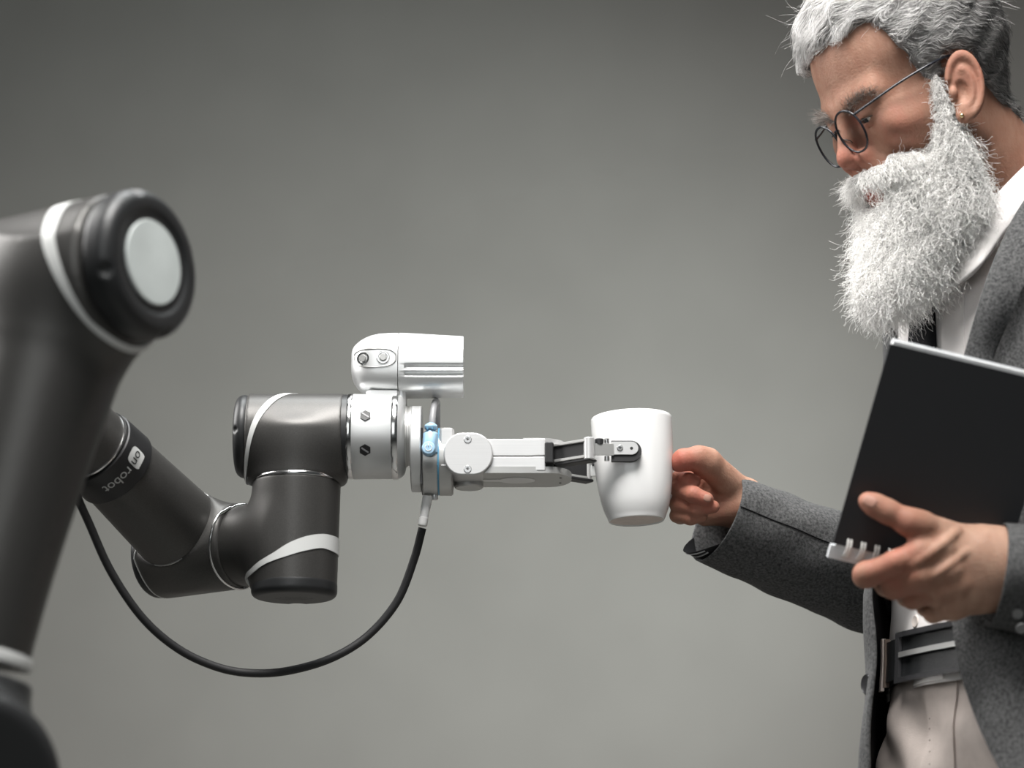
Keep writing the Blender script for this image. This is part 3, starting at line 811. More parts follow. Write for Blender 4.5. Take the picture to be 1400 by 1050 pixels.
# fingers: mirrored near (s=-1) and far (s=+1)
def gpt(px, py, dy): return gp(px, py, dy)
for s in (-1, 1):
    def F(px, z, dy): return np.array([W(px, 597, D0)[0], GY + s * dy, z])
    zc = gp(750, 620, -0.026)[2]
    blk = MB().add(*box(F(750, zc, 0.026), mm(6), 0.009, mm(14.5), None, 0.001)).build('knuckle_block', M['black_plastic'], grip)
    A = F(757, zc + 0.0005, 0.024); B_ = F(803, zc + 0.0005, 0.0465)
    dirn = nrm(B_ - A); nn = nrm(np.cross(dirn, Z)) * (1 if np.cross(dirn, Z)[1] * s > 0 else -1)
    Ln = np.linalg.norm(B_ - A)
    fing = MB()
    for zz in (-1, 1):
        fing.add(*box((A + B_) / 2 + Z * zz * mm(11), Ln / 2, 0.0048, mm(2.2), [dirn, nn, Z], 0.0006))
    fing = fing.build('finger_frame', M['alu_grey'], grip, angle=25)
    MB().add(*box((A + B_) / 2 - nn * 0.0008, Ln / 2 - 0.001, 0.0036, mm(9.2), [dirn, nn, Z])).build('finger_insert', M['rubber'], fing, smooth=False)
    MB().add(*box((A + B_) / 2 - Z * mm(15) - nn * 0.002 + dirn * 0.003, Ln / 2, 0.0060, mm(2.0), [dirn, nn, Z], 0.0006)).build('finger_underlay', M['black_plastic'], fing)
    obj('hinge_post', *lathe([(-mm(15), 0.001), (-mm(15), mm(6.6)), (-mm(14), mm(7.4)), (mm(14), mm(7.4)), (mm(15), mm(6.6)), (mm(15), 0.001)], B_, Z, 28), M['alu'], fing)
    obj('hinge_cap', *lathe([(mm(7), 0.0005), (mm(7), mm(6)), (mm(14), mm(6)), (mm(15), mm(5)), (mm(15), 0.0005)], B_ + X * mm(14) - np.array([0, s * 0.004, 0]), Z, 24), M['black_plastic'], fing)
    L0, L1 = F(806, zc + 0.0005, 0.0455), F(836, zc + 0.0005, 0.0425)
    d2 = nrm(L1 - L0); n2 = nrm(np.cross(d2, Z)) * (1 if np.cross(d2, Z)[1] * s > 0 else -1)
    MB().add(*box((L0 + L1) / 2, np.linalg.norm(L1 - L0) / 2, 0.0012, mm(7.8), [d2, n2, Z])).build('finger_link', M['alu_grey'], fing, smooth=False)
    for zz in (-1, 1):
        obj('bolt', *lathe([(-mm(3.2), 0.0003), (-mm(3.2), mm(3.4)), (mm(3.2), mm(3.4)), (mm(3.2), 0.0003)], F(827, zc + zz * mm(12) + 0.0005, 0.0425), Z, 16), M['screw'], fing)
    padd = 0.0405
    po = F(0, zc + 0.0008, padd)
    def stad(x0, x1, h): return [(x0, -h), (x1 - h, -h)] + [(x1 - h + h * math.cos(t), h * math.sin(t)) for t in np.linspace(-math.pi / 2, math.pi / 2, 18)[1:-1]] + [(x1 - h, h), (x0, h)]
    oo = np.array([org[0], GY + s * padd, zc + 0.0008])
    pad = MB().add(*prism(stad(xx(833), xx(873.5), mm(14)), oo - Z * mm(1.5), X, Z, Y * s, -0.0042, 0.0012)).build('rubber_pad', M['rubber'], grip, angle=30)
    MB().add(*prism(stad(xx(833), xx(869), mm(8.8)), oo + Z * mm(2.0), X, Z, Y * s, 0.0010, 0.0026)).build('pad_plate', M['alu'], pad, angle=30)
    sc_ = obj('pad_screw', *lathe([(0.0024, mm(4.2)), (0.0034, mm(4.0)), (0.0038, mm(3.2)), (0.0038, 0.0002)], oo + X * xx(844.5) + Z * mm(2.0), Y * s, 24), M['screw'], pad)
    for q in ((mm(2.4), mm(0.6)), (mm(0.6), mm(2.4))):
        MB().add(*box(oo + X * xx(844.5) + Z * mm(2.0) + Y * s * 0.0038, q[0], 0.0002, q[1])).build('screw_cross', M['dark_hole'], pad, smooth=False)
    obj('pad_hole', *lathe([(0.0024, mm(2.2)), (0.0028, mm(2.1)), (0.0028, 0.0002)], oo + X * xx(860) + Z * mm(1.6), Y * s, 16), M['dark_hole'], pad)

# ---- connector and cable
c0, c1 = gp(585.5, 678, 0.0), gp(578.5, 717, 0.0)
cn = nrm(c1 - c0); cl = np.linalg.norm(c1 - c0)
obj('cable_connector', *lathe([(0, 0.001), (0, mm(7)), (cl * 0.3, mm(6.6)), (cl * 0.72, mm(5.8)), (cl * 0.74, mm(6.6)), (cl * 0.97, mm(6.6)), (cl, mm(5.8)), (cl, 0.001)], c0, cn, 32), M['white_plastic'], robot)
cab = [(577.5, 722, 2.230), (566, 765, 2.23), (543, 822, 2.226), (503, 869, 2.22), (455, 899, 2.212), (400, 916, 2.203), (350, 920.5, 2.195), (300, 913, 2.187), (245, 888, 2.178), (195, 845, 2.168), (152, 782, 2.160), (122, 716, 2.153), (105, 676, 2.150), (98, 640, 2.155), (112, 600, 2.17)]
obj('cable', *tube(smooth_path([W(*c) for c in cab], 120), mm(5.6), 14), M['rubber'], robot, angle=180)

# ================================================================== MUG
top_c, bot_c = gp(863.3, 571.5), gp(869, 711)
mug = empty('mug', bot_c, 'glossy white tapered mug passed between gripper and hand', 'mug')
ma = nrm(top_c - bot_c); MH = np.linalg.norm(top_c - bot_c)
outer = [(0.001, 0.0258), (0.004, 0.0269), (0.0085, 0.0288), (0.016, 0.0312), (0.028, 0.0335), (0.042, 0.0352), (0.060, 0.0366), (0.078, 0.0373), (MH - 0.004, 0.0375), (MH - 0.001, 0.0374), (MH, 0.0367)]
inner = [(MH - 0.001, 0.0357), (MH - 0.004, 0.0352), (0.075, 0.0345), (0.045, 0.0330), (0.025, 0.0305), (0.012, 0.0265), (0.008, 0.020), (0.0075, 0.0004)]
sm = smooth_path(outer[:-2], 26)
body = obj('mug_body', *lathe([(0.003, 0.0004), (0.003, 0.0245)] + [tuple(q) for q in sm] + outer[-2:] + inner, bot_c, ma, 96), M['glaze'], mug, angle=60)
obj('foot_base', *lathe([(0.0028, 0.0004), (0.0028, 0.0240), (0.0, 0.0250), (0.0004, 0.0257), (0.0014, 0.0258)], bot_c, ma, 96, close=False), M['glaze'], mug, angle=180)
obj('base_disc', *lathe([(0.0016, 0.0003), (0.0014, 0.0247), (0.0029, 0.0247)], bot_c, ma, 64, close=False), M['clay'], mug)
HD = nrm(X + Y * 0.75)
hp = [bot_c + ma * 0.061 + HD * 0.0350, bot_c + ma * 0.0635 + HD * 0.043, bot_c + ma * 0.058 + HD * 0.0505, bot_c + ma * 0.046 + HD * 0.0525, bot_c + ma * 0.034 + HD * 0.050, bot_c + ma * 0.026 + HD * 0.043, bot_c + ma * 0.027 + HD * 0.0325]
obj('handle', *tube(smooth_path(hp, 40), [(0.0038, 0.0058)] * 40, 18, ref=HD), M['glaze'], mug, angle=180)
# ================================================================== PERSON
person = empty('person', (0.56, 2.2, 0.0), 'bearded person in grey blazer and glasses reaching for the mug, notebook in hand', 'person')

# ---- head frame: x forward, y towards the person's left (camera side), z up, millimetres, origin between the ear canals
PSI, TH = math.radians(23), math.radians(25)
HO = Q(1263, 138, D0)
_l = np.array([-math.cos(TH), 0, -math.sin(TH)])            # pitched "left" in camera axes (right, depth, up)
HU = np.array([-math.sin(TH), 0, math.cos(TH)])
_c = np.array([0, -1.0, 0])
HF_ = math.cos(PSI) * _l + math.sin(PSI) * _c
HL = math.cos(PSI) * _c - math.sin(PSI) * _l
HM = np.stack([HF_, HL, HU])                               # rows
def head2cam(p): return HO + np.asarray(p, float) @ HM
def cam2head(p): return (np.asarray(p, float) - HO) @ HM.T
def head2world(p): return cam2world(head2cam(p))

def sym(p):
    q = p.copy(); q[:, 1] = np.abs(q[:, 1]); return q
def cranium(p):
    q = sym(p)
    d = s_ell(q, (-10, 0, 50), (86, 73, 80))
    return smin(d, s_ell(q, (36, 0, 52), (48, 58, 58)), 22)

EAR_T = math.radians(20); EAR_O = math.radians(-26)
def ear(q):
    c = np.array([14.0, 70.0, -5.0])
    r = q - c
    # tilt back about y, then flare outwards about the long axis
    x = r[:, 0] * math.cos(EAR_T) + r[:, 2] * math.sin(EAR_T); z = -r[:, 0] * math.sin(EAR_T) + r[:, 2] * math.cos(EAR_T); y = r[:, 1]
    a = x * math.cos(EAR_O) + y * math.sin(EAR_O); b = -x * math.sin(EAR_O) + y * math.cos(EAR_O)
    # a: + forward, b: + outward
    b = b - 6.0; a = a + 9.0
    a, b, z = a / 0.94, b / 0.94, z / 0.94
    w = np.where(z > -8, 17.5, 17.5 + (z + 8) * 0.33)
    P = np.stack([a, b, z], 1)
    d = s_ell(P, (0, -1, 2), (16.5, 4.2, 31))
    k = np.sqrt((a / 17.0) ** 2 + ((z - 2) / 31.0) ** 2)
    ring = np.sqrt(((k - 0.93) * 19) ** 2 + (b - 2.0) ** 2) - 3.2
    ring = np.where((a > 4) & (z < 8), ring + 6 * np.clip((8 - z) / 10, 0, 1), ring)
    d = smin(d, ring, 3)
    k2 = np.sqrt(((a - 2) / 9.5) ** 2 + ((z + 1) / 18.0) ** 2)
    anti = np.sqrt(((k2 - 1) * 12) ** 2 + (b - 2.0) ** 2) - 2.4
    anti = np.where(a > 3, anti + (a - 3) * 0.8, anti)
    d = smin(d, anti, 3)
    d = ssub(d, s_ell(P, (4, 4.5, -4), (7.5, 6.0, 11)), 2.5)
    d = smin(d, s_ell(P, (11.5, 2.5, -5), (4, 4, 6)), 3)
    d = smin(d, s_ell(P, (4.5, 0.5, -27), (8, 3.6, 8.5)), 4)
    return d

def face_lines(q):
    return 0
def f_head(p):
    q = sym(p)
    d = cranium(p)
    d = smin(d, s_ell(q, (34, 0, -2), (52, 56, 70)), 22)
    d = smin(d, s_ell(q, (58, 0, -70), (34, 36, 26)), 22)
    d = smin(d, s_cone(q, (8, 50, -47), (68, 22, -84), 14, 16), 16)
    d = smin(d, s_ell(q, (54, 45.5, -9), (24, 13, 18)), 24)
    d = smin(d, s_cone(q, (81, 9, 24), (69, 44, 25), 7.5, 7), 16)
    d = ssub(d, s_ell(q, (98, 27, 8), (15, 17, 9)), 10)
    d = ssub(d, s_ell(q, (66, 72, 20), (30, 14, 22)), 18)
    d = smin(d, s_sphere(q, (73.5, 26, 9), 13.2), 5)
    d = ssub(d, s_ell(q, (88, 28, 4.4), (7, 14, 1.7)), 1.5)
    d = smin(d, s_cone(q, (83, 0, 22), (99, 0, -14), 6.2, 8), 9)
    d = smin(d, s_ell(q, (101.5, 0, -20), (9, 9.5, 8.5)), 6)
    d = smin(d, s_ell(q, (91.5, 12.5, -24), (10, 6.5, 7.5)), 4)
    d = ssub(d, s_ell(q, (95, 6.8, -31.5), (7, 3.6, 5)), 2.5)
    d = smin(d, s_ell(q, (73, 0, -45), (24, 30, 24)), 16)
    d = smin(d, s_cone(q, (94, 0, -48), (83, 22, -50), 4.2, 2.5), 4)
    d = smin(d, s_cone(q, (93, 0, -57.5), (83, 18, -55), 5, 3), 4)
    d = ssub(d, s_cone(q, (101, 0, -52.6), (87, 26, -52.2), 1.3, 1.0), 1.5)
    d = ssub(d, s_cone(q, (90, 20, -17), (76, 36, -40), 1.8, 1.2), 4)
    for k in range(3):      # forehead lines
        zc = 44 + 9 * k
        d = ssub(d, s_cone(q, (84.5 - 1.6 * k, 2, zc), (70 - 2 * k, 38, zc + 3), 0.55, 0.3), 2.5)
    for k in range(2):
        d = ssub(d, s_cone(q, (80 - 4 * k, 26, -3 - 3 * k), (66 - 4 * k, 50, -2 - 4 * k), 0.8, 0.5), 3)
    d = smin(d, ear(q), 4)
    return d
NECK_B = cam2head(Q(1418, 345, 2.268))
def f_skin_head(p):
    d = f_head(p)
    d = smin(d, s_cone(p, (-18, 0, -25), NECK_B, 52, 57), 18)
    return d
hv, hq = nets(f_skin_head, (-205, -150, -235), (125, 100, 140), 1.6)
def glow(v, spots):
    r = np.zeros(len(v))
    for c, s, a in spots: r += a * np.exp(-np.sum(((v - np.asarray(c)) / s) ** 2, 1))
    return r
hs = sym(hv)
head_red = 0.20 + glow(hs, [((102, 0, -20), 16, 0.32), ((92, 13, -24), 10, 0.22), ((68, 48, -14), 22, 0.2), ((94, 0, -54), 12, 0.7), ((84, 12, -54), 12, 0.4), ((-10, 84, 8), 34, 0.16), ((86, 14, 8), 10, 0.3)])
BV, BF, BR = [head2world(hv)], [hq], [head_red]

# ---- hands, in camera-axis millimetres
def chain(p, pts, k=5.0):
    """pts: (px, py, d, radius px)"""
    d = None
    c = [(Q(a, b, e), r * e / FPX * 1000.0) for a, b, e, r in pts]
    for (p0, r0), (p1, r1) in zip(c[:-1], c[1:]):
        x = s_cone(p, p0, p1, r0, r1)
        d = x if d is None else smin(d, x, k)
    return d
def union(p, items, k):
    d = None
    for it in items:
        d = it if d is None else smin(d, it, k)
    return d
# right hand at the mug handle: palm to the camera
RH = dict(
    index=[(972, 642, 2.262, 15), (936, 651, 2.258, 11.5), (929, 653, 2.238, 10), (940, 657, 2.226, 9.5), (949, 660, 2.226, 8.5)],
    middle=[(966, 664, 2.266, 15), (934, 669, 2.258, 12), (928, 668, 2.236, 11.5), (948, 676, 2.214, 11), (966, 682.5, 2.211, 9.6)],
    ring=[(962, 684, 2.264, 14), (932, 690, 2.254, 11.5), (926, 689, 2.236, 10.5), (952, 696, 2.219, 10), (975, 693, 2.217, 9)],
    little=[(954, 700, 2.258, 13), (930, 706, 2.250, 10), (925, 705, 2.238, 9), (944, 709, 2.226, 8.6), (960, 706, 2.224, 7.8)],
    thumb=[(1004, 668, 2.246, 22), (966, 632, 2.226, 19.5), (955, 626.5, 2.222, 16), (934, 629, 2.218, 14.2), (927, 633, 2.219, 12)])
def f_rhand(p):
    palm = union(p, [chain(p, [(1014, 684, 2.258, 30), (970, 656, 2.262, 19)]), chain(p, [(1014, 690, 2.258, 28), (958, 698, 2.256, 17)]), chain(p, [(1006, 694, 2.246, 22), (964, 704, 2.240, 15)]), chain(p, [(1012, 687, 2.254, 29), (1060, 722, 2.262, 27), (1110, 742, 2.27, 28)])], 12)
    d = palm
    for k in ('index', 'middle', 'ring', 'little'): 
        dd = chain(p, RH[k], 3)
        d = smin(d, dd, 3.0)
    d = smin(d, chain(p, RH['thumb'], 5), 5)
    return d
# left hand on the notebook: back of the hand to the camera
DL = 2.012
LH = dict(
    thumb=[(1312, 742, DL + .012, 26), (1258, 718, DL - .004, 19), (1243, 714, DL - .006, 18), (1213, 699, DL - .004, 15.5), (1196, 690.5, DL - .002, 14.6), (1185.5, 685, DL - .001, 12)],
    index=[(1285, 752, DL - .004, 24), (1258, 757, DL - .010, 20), (1225, 770, DL - .008, 17), (1184, 786, DL + .004, 17), (1182, 788, DL + .026, 15), (1200, 776, DL + .046, 13)],
    middle=[(1295, 780, DL - .006, 24), (1262, 786, DL - .010, 21), (1222, 803, DL + .004, 15.5), (1212, 800, DL + .026, 14.5), (1226, 784, DL + .046, 12.5)],
    ring=[(1305, 800, DL - .002, 24), (1280, 806, DL - .004, 21), (1248, 818, DL + .012, 14), (1240, 815, DL + .030, 13.5), (1250, 795, DL + .048, 12)],
    little=[(1320, 815, DL + .004, 22), (1300, 828, DL + .004, 19), (1276, 838, DL + .018, 13), (1266, 830, DL + .034, 12), (1272, 812, DL + .048, 11)])
def f_lhand(p):
    d = union(p, [chain(p, [(1352, 770, DL + .016, 44), (1290, 757, DL + .002, 27)]), chain(p, [(1352, 785, DL + .018, 46), (1292, 800, DL + .004, 27)]), chain(p, [(1345, 796, DL + .02, 44), (1308, 823, DL + .008, 22)]), chain(p, [(1340, 752, DL + .014, 34), (1400, 772, DL + .018, 47), (1470, 790, DL + .015, 50)])], 14)
    for k in ('index', 'middle', 'ring', 'little'):
        d = smin(d, chain(p, LH[k], 5), 5.0)
    d = smin(d, chain(p, LH['thumb'], 6), 7)
    return d
_f0 = f_lhand
_tend = []
for (x0, y0), (x1, y1), r in (((1318, 728), (1252, 774), 2.0), ((1328, 756), (1280, 788), 0.9)):
    T_ = np.array([[Q(x0 + (x1 - x0) * t, y0 + (y1 - y0) * t, DL - 0.03) for t in np.linspace(0, 1, 9)]])
    for _ in range(14):
        dd = _f0(T_.reshape(-1, 3)); T_[0, :, 1] += np.clip(dd + 1.2, -4, 4)
    _tend.append((T_[0], r))
def f_lhand(p):
    d = _f0(p)
    for T_, r in _tend:
        for a_, b_ in zip(T_[:-1], T_[1:]): d = smin(d, s_cone(p, a_, b_, r, r), 5)
    for c in ((1183, 783, DL - .001), (1226, 768, DL - .014)): d = smin(d, s_sphere(p, Q(*c), 7.5), 5)
    return d
v, q = nets(f_rhand, Q(905, 745, 2.17) * [1, 0, 1] + [0, 2170, 0], Q(1120, 595, 2.31) * [1, 0, 1] + [0, 2310, 0], 1.3)
BV.append(cam2world(v)); BF.append(q)
BR.append(0.10 + glow(v, [(Q(930, 632, 2.21), 20, 0.6), (Q(962, 683, 2.2), 14, 0.3), (Q(975, 692, 2.21), 12, 0.25), (Q(950, 650, 2.24), 22, 0.45), (Q(935, 690, 2.22), 22, 0.3), (Q(990, 700, 2.23), 18, 0.2)]))
v, q = nets(f_lhand, (Q(1150, 880, 1.98) * [1, 0, 1] + [0, 1955, 0]), (Q(1490, 655, 2.13) * [1, 0, 1] + [0, 2115, 0]), 1.5)
BV.append(cam2world(v)); BF.append(q)
BR.append(0.02 + glow(v, [(Q(1184, 688, DL), 18, 0.35), (Q(1235, 725, DL - .01), 26, 0.4), (Q(1180, 788, DL), 24, 0.3), (Q(1225, 775, DL - .015), 20, 0.22), (Q(1240, 812, DL), 22, 0.3), (Q(1285, 800, DL - .015), 22, 0.15)]))

# ---- torso frame (world): vertical axis, turned towards the camera
AL = math.radians(27)
TF = np.array([-math.cos(AL), -math.sin(AL), 0.0]); TL = np.array([math.sin(AL), -math.cos(AL), 0.0])   # forward, the person's left
LEV = np.array([  # py, cx px, half depth, half width (mm), exponent
    [292, 1420, 56, 60, 2.0], [318, 1424, 62, 84, 2.0], [345, 1426, 78, 140, 2.1], [378, 1427, 98, 182, 2.3], [430, 1428, 114, 192, 2.4], [500, 1429, 114, 188, 2.4],
    [600, 1428, 113, 178, 2.3], [700, 1423, 114, 168, 2.3], [800, 1418, 114, 162, 2.3], [905, 1416, 111, 160, 2.3], [980, 1417, 113, 166, 2.3], [1060, 1419, 116, 174, 2.3], [1180, 1421, 118, 180, 2.3], [1300, 1421, 122, 186, 2.3]], float)
def lev(py):
    cx, hd, hw, ex = [np.interp(py, LEV[:, 0], LEV[:, k]) for k in (1, 2, 3, 4)]
    d = 2.18 + (905 - py) / 1.5 * math.tan(PHI) / 1000.0
    return W(cx, py, d), hd / 1000, hw / 1000, ex
def tpoint(py, ang, off=0.0, foff=0.0):
    """ang 0 = front, +90 deg = the person's left"""
    c, hd, hw, ex = lev(py)
    cs, sn = math.cos(ang), math.sin(ang)
    hw = hw * 0.84 if sn < 0 else hw
    f = np.sign(cs) * abs(cs) ** (2 / ex) * (hd + off) + foff; l = np.sign(sn) * abs(sn) ** (2 / ex) * (hw + off)
    return c + TF * f + TL * l
def torso_loft(rows, n, off, fold=None):
    P = np.array([[tpoint(py, a, off + (fold(py, a) if fold else 0)) for a in np.linspace(-math.pi, math.pi, n, endpoint=False)] for py in rows])
    m = len(rows)
    f = [[k * n + i, k * n + (i + 1) % n, (k + 1) * n + (i + 1) % n, (k + 1) * n + i] for k in range(m - 1) for i in range(n)]
    return P.reshape(-1, 3), f
# hidden body core that joins head, arms and hands
cv, cf = torso_loft(np.linspace(300, 1290, 24), 32, -0.016)
BV.append(cv); BF.append(np.array(cf)); BR.append(np.zeros(len(cv)))
SH_R, EB_R, WR_R = W(1330, 440, 2.415), W(1240, 790, 2.330), W(1080, 732, 2.266)
SH_L, EB_L, WR_L = W(1572, 420, 2.07), W(1640, 800, 1.99), W(1400, 772, DL + .018)
for a, b, c in ((SH_R, EB_R, WR_R), (SH_L, EB_L, WR_L)):
    tv_, tf_ = tube(smooth_path([a, b, c], 14), np.interp(np.linspace(0, 1, 14), [0, 0.5, 1], [0.040, 0.036, 0.021]), 16)
    quad = [f_ for f_ in tf_ if len(f_) == 4]
    BV.append(tv_); BF.append(np.array(quad)); BR.append(np.zeros(len(tv_)))
off = np.cumsum([0] + [len(v) for v in BV[:-1]])
body = obj('body', np.concatenate(BV), np.concatenate([f_ + o_ for f_, o_ in zip(BF, off)]), M['skin'], person, angle=180, attrs={'redness': np.concatenate(BR)})

# ---- nails
def nail(px, py, d, w, l, ang, f):
    c = Q(px, py, d)
    e1 = np.array([math.cos(ang), 0, math.sin(ang)]); e2 = np.array([-math.sin(ang), 0, math.cos(ang)])
    g_ = np.array([[c + e1 * l * a + e2 * w * b * math.sqrt(1 - 0.72 * a * a) for b in np.linspace(-1, 1, 9)] for a in np.linspace(-1, 1, 9)])
    u = np.linspace(-1, 1, 9)
    fr_ = push_mm(g_, f, 0.2); bk_ = push_mm(g_, f, -0.4)
    obj('fingernail', *sheet(cam2world(fr_.reshape(-1, 3)).reshape(9, 9, 3), cam2world(bk_.reshape(-1, 3)).reshape(9, 9, 3)), M['nail'], body, angle=180)
def push_mm(P, f, lift):
    P = np.array(P, float); sh = P.shape; P = P.reshape(-1, 3)
    for _ in range(10):
        d = f(P); s = np.stack([f(P + e) - f(P - e) for e in np.eye(3) * 0.3], 1)[:, 1] / 0.6
        P = P.copy(); P[:, 1] += np.clip((lift - d) / np.minimum(s, -0.25), -4, 4)
    return P.reshape(sh)
nail(968, 681.5, 2.2, 3.4, 3.6, math.radians(-18), f_rhand)
nail(1190, 685.5, DL - .012, 4.6, 5.4, math.radians(-28), f_lhand)

# ---- eyes
for s in (1, -1):
    c = np.array([73.6, 26 * s, 8.7])
    e = obj('eye', *lathe([(12.2 * math.cos(t) / 1000, 12.2 * math.sin(t) / 1000) for t in np.linspace(0.01, math.pi - 0.01, 24)], head2world([c])[0], -(HF_[0] * RIGHT + HF_[1] * FWD + HF_[2] * UP), 32), M['eye'], person, angle=180)
    look = nrm(np.array([0.90, 0.0, -0.42])); p0 = head2world([c + look * 11.0])[0]; dirw = nrm(head2world([c + look * 20])[0] - p0)
    obj('iris', *lathe([(0, 0.0050), (0.0012, 0.0043), (0.0016, 0.0003)], p0, dirw, 24), M['iris'], e, angle=180)

    lash = np.array([c + 13.7 * np.array([math.cos(a) * math.cos(-0.22), s * math.sin(a) * math.cos(-0.22), math.sin(-0.22)]) for a in np.linspace(-0.7, 0.95, 16)])
    obj('eyelash', *tube(head2world(lash), 0.0005, 6), M['lashes'], person, angle=180)

# ---- ear stud
bvh_head = BVHTree.FromPolygons([tuple(p) for p in BV[0]], BF[0].tolist())
_h = on_surface(bvh_head, 1315, 158)
stud = _h[0] if _h else head2world([[2.5, 86, -24]])[0]
obj('ear_stud', *lathe([(0.0021 * math.cos(t), 0.0021 * math.sin(t)) for t in np.linspace(0.02, math.pi - 0.02, 12)], stud - FWD * 0.0006, Y, 16), M['gold'], person, angle=180)
# ---- hair, beard, moustache: a soft mass each, with its strands on top
GH = nrm(HM @ np.array([0, -SP, -CP]))                     # gravity in the head frame
HLINE = np.array([[-130, -58], [-75, -54], [-45, -36], [-30, -8], [-24, 18], [-8, 30], [10, 28], [16, 14], [22, 2], [30, 2], [35, 30], [44, 52], [50, 80], [62, 88], [84, 82], [130, 70]], float)
def f_hairmass(p):
    q = sym(p)
    h = 7 + 6 * np.clip((p[:, 2] - 50) / 50, 0, 1) - 5 * np.clip((p[:, 0] - 35) / 30, 0, 1) + 4 * np.clip((p[:, 2] - 85) / 30, 0, 1) - 4.5 * np.clip((0 - p[:, 2]) / 40, 0, 1) - 4 * np.clip((p[:, 0] - 8) / 14, 0, 1) * np.clip((60 - p[:, 2]) / 20, 0, 1)
    d = np.minimum(cranium(p), smin(cranium(p), s_cone(p, (-18, 0, -25), NECK_B, 52, 57), 18)) - h
    d = smax(d, (np.interp(p[:, 0], HLINE[:, 0], HLINE[:, 1]) - p[:, 2]) * 0.6, 7)
    d = smin(d, s_cone(p, (50, 26, 101), (56, -20, 97), 18, 18), 14)
    d = smin(d, s_cone(p, (60, -24, 93), (67, -46, 76), 15, 9), 9)
    d = smin(d, s_cone(p, (10, 10, 124), (50, 0, 112), 18, 18), 14)
    # loose waves
    d = d + 1.4 * np.sin(p[:, 0] * 0.12 + p[:, 2] * 0.22) * np.sin(p[:, 1] * 0.10 + 1.0)
    return d
def f_beardmass(p):
    q = sym(p)
    y3 = p * np.array([1, 0.78, 1.0])
    d = s_cone(y3, (70, 0, -82), (115, 0, -136), 33, 25)
    d = smin(d, s_cone(q, (32, 56, -44), (44, 44, -94), 12, 23), 12)
    d = smin(d, s_cone(q, (44, 44, -94), (82, 16, -128), 23, 26), 14)
    d = smin(d, s_cone(q, (25, 68, 12), (31, 60, -44), 3.5, 11), 8)
    d = smin(d, s_cone(q, (62, 43, -56), (72, 26, -80), 10, 15), 14)
    d = smin(d, s_cone(q, (28, 52, -62), (36, 42, -98), 14, 18), 12)
    d = ssub(d, s_ell(q, (100, 0, -60), (20, 20, 11)), 6)
    d = d + 1.2 * np.sin(p[:, 0] * 0.21 + p[:, 1] * 0.13) * np.sin(p[:, 2] * 0.17 + p[:, 1] * 0.19)
    return d
def f_mous(p):
    q = sym(p)
    d = s_cone(q, (98, 4, -41), (92, 20, -44), 5.5, 6.5)
    d = smin(d, s_cone(q, (92, 20, -44), (76, 37, -47), 6.5, 8), 5)
    d = smin(d, s_cone(q, (80, 34, -38), (66, 43, -46), 5.5, 8), 6)
    return d

def sample(v, q, n):
    tri = np.concatenate([q[:, [0, 1, 2]], q[:, [0, 2, 3]]])
    a, b, c = v[tri[:, 0]], v[tri[:, 1]], v[tri[:, 2]]
    nr = np.cross(b - a, c - a); ar = np.linalg.norm(nr, axis=1)
    k = rng.choice(len(tri), n, p=ar / ar.sum())
    r1, r2 = rng.random(n), rng.random(n); s = np.sqrt(r1)
    P = (1 - s)[:, None] * a[k] + (s * (1 - r2))[:, None] * b[k] + (s * r2)[:, None] * c[k]
    return P, nr[k] / np.maximum(ar[k], 1e-9)[:, None]

def grow(P, N, dirs, length, K, curl, wave, lift, jitter, clump=None):
    n = len(P)
    T = dirs + jitter * rng.normal(size=(n, 3))
    T = T + lift[:, None] * N if np.ndim(lift) else T + lift * N
    T /= np.linalg.norm(T, axis=1, keepdims=True)
    A = np.cross(T, rng.normal(size=(n, 3))); A /= np.linalg.norm(A, axis=1, keepdims=True)
    Bv = np.cross(T, A)
    ph = rng.random(n) * 6.28; wl = wave * (0.7 + 0.8 * rng.random(n)); am = curl * (0.3 + 1.1 * rng.random(n))
    out = np.zeros((n, K, 3))
    bend = rng.normal(size=(n, 3)) * 0.25
    for k in range(K):
        s = length * k / (K - 1)
        g = np.minimum(1, s / 6.0)
        c = np.cos(2 * math.pi * s / wl + ph) - np.cos(ph); d = np.sin(2 * math.pi * s / wl + ph) - np.sin(ph)
        u = (s / np.maximum(length, 1e-6))[:, None]
        out[:, k] = P - N * 0.8 + T * s[:, None] + bend * (s * s / np.maximum(length, 1))[:, None] + (am * g * c)[:, None] * A + (am * g * d)[:, None] * Bv
    return out

def comb(P, f, dirfn, length, K, rise, jitter):
    """strands that follow the hair mass: step, then settle at a growing height above the surface"""
    n = len(P); out = np.zeros((n, K, 3)); X_ = P.copy()
    off = jitter * rng.normal(size=(n, 3)); hgt = rise * (0.3 + rng.random(n) * rng.random(n) * 2.2)
    for k in range(K):
        g_ = np.stack([f(X_ + e) - f(X_ - e) for e in np.eye(3) * 0.6], 1) / 1.2
        g_ /= np.maximum(np.linalg.norm(g_, axis=1, keepdims=True), 1e-6)
        tgt = -1.0 + (1.0 + hgt) * (k / (K - 1.0)) ** 0.8
        X_ = X_ + g_ * (tgt - f(X_))[:, None]
        out[:, k] = X_
        D_ = dirfn(X_) + off
        D_ = D_ - np.sum(D_ * g_, 1)[:, None] * g_
        D_ /= np.maximum(np.linalg.norm(D_, axis=1, keepdims=True), 1e-6)
        X_ = X_ + D_ * (length / (K - 1))[:, None]
    return out

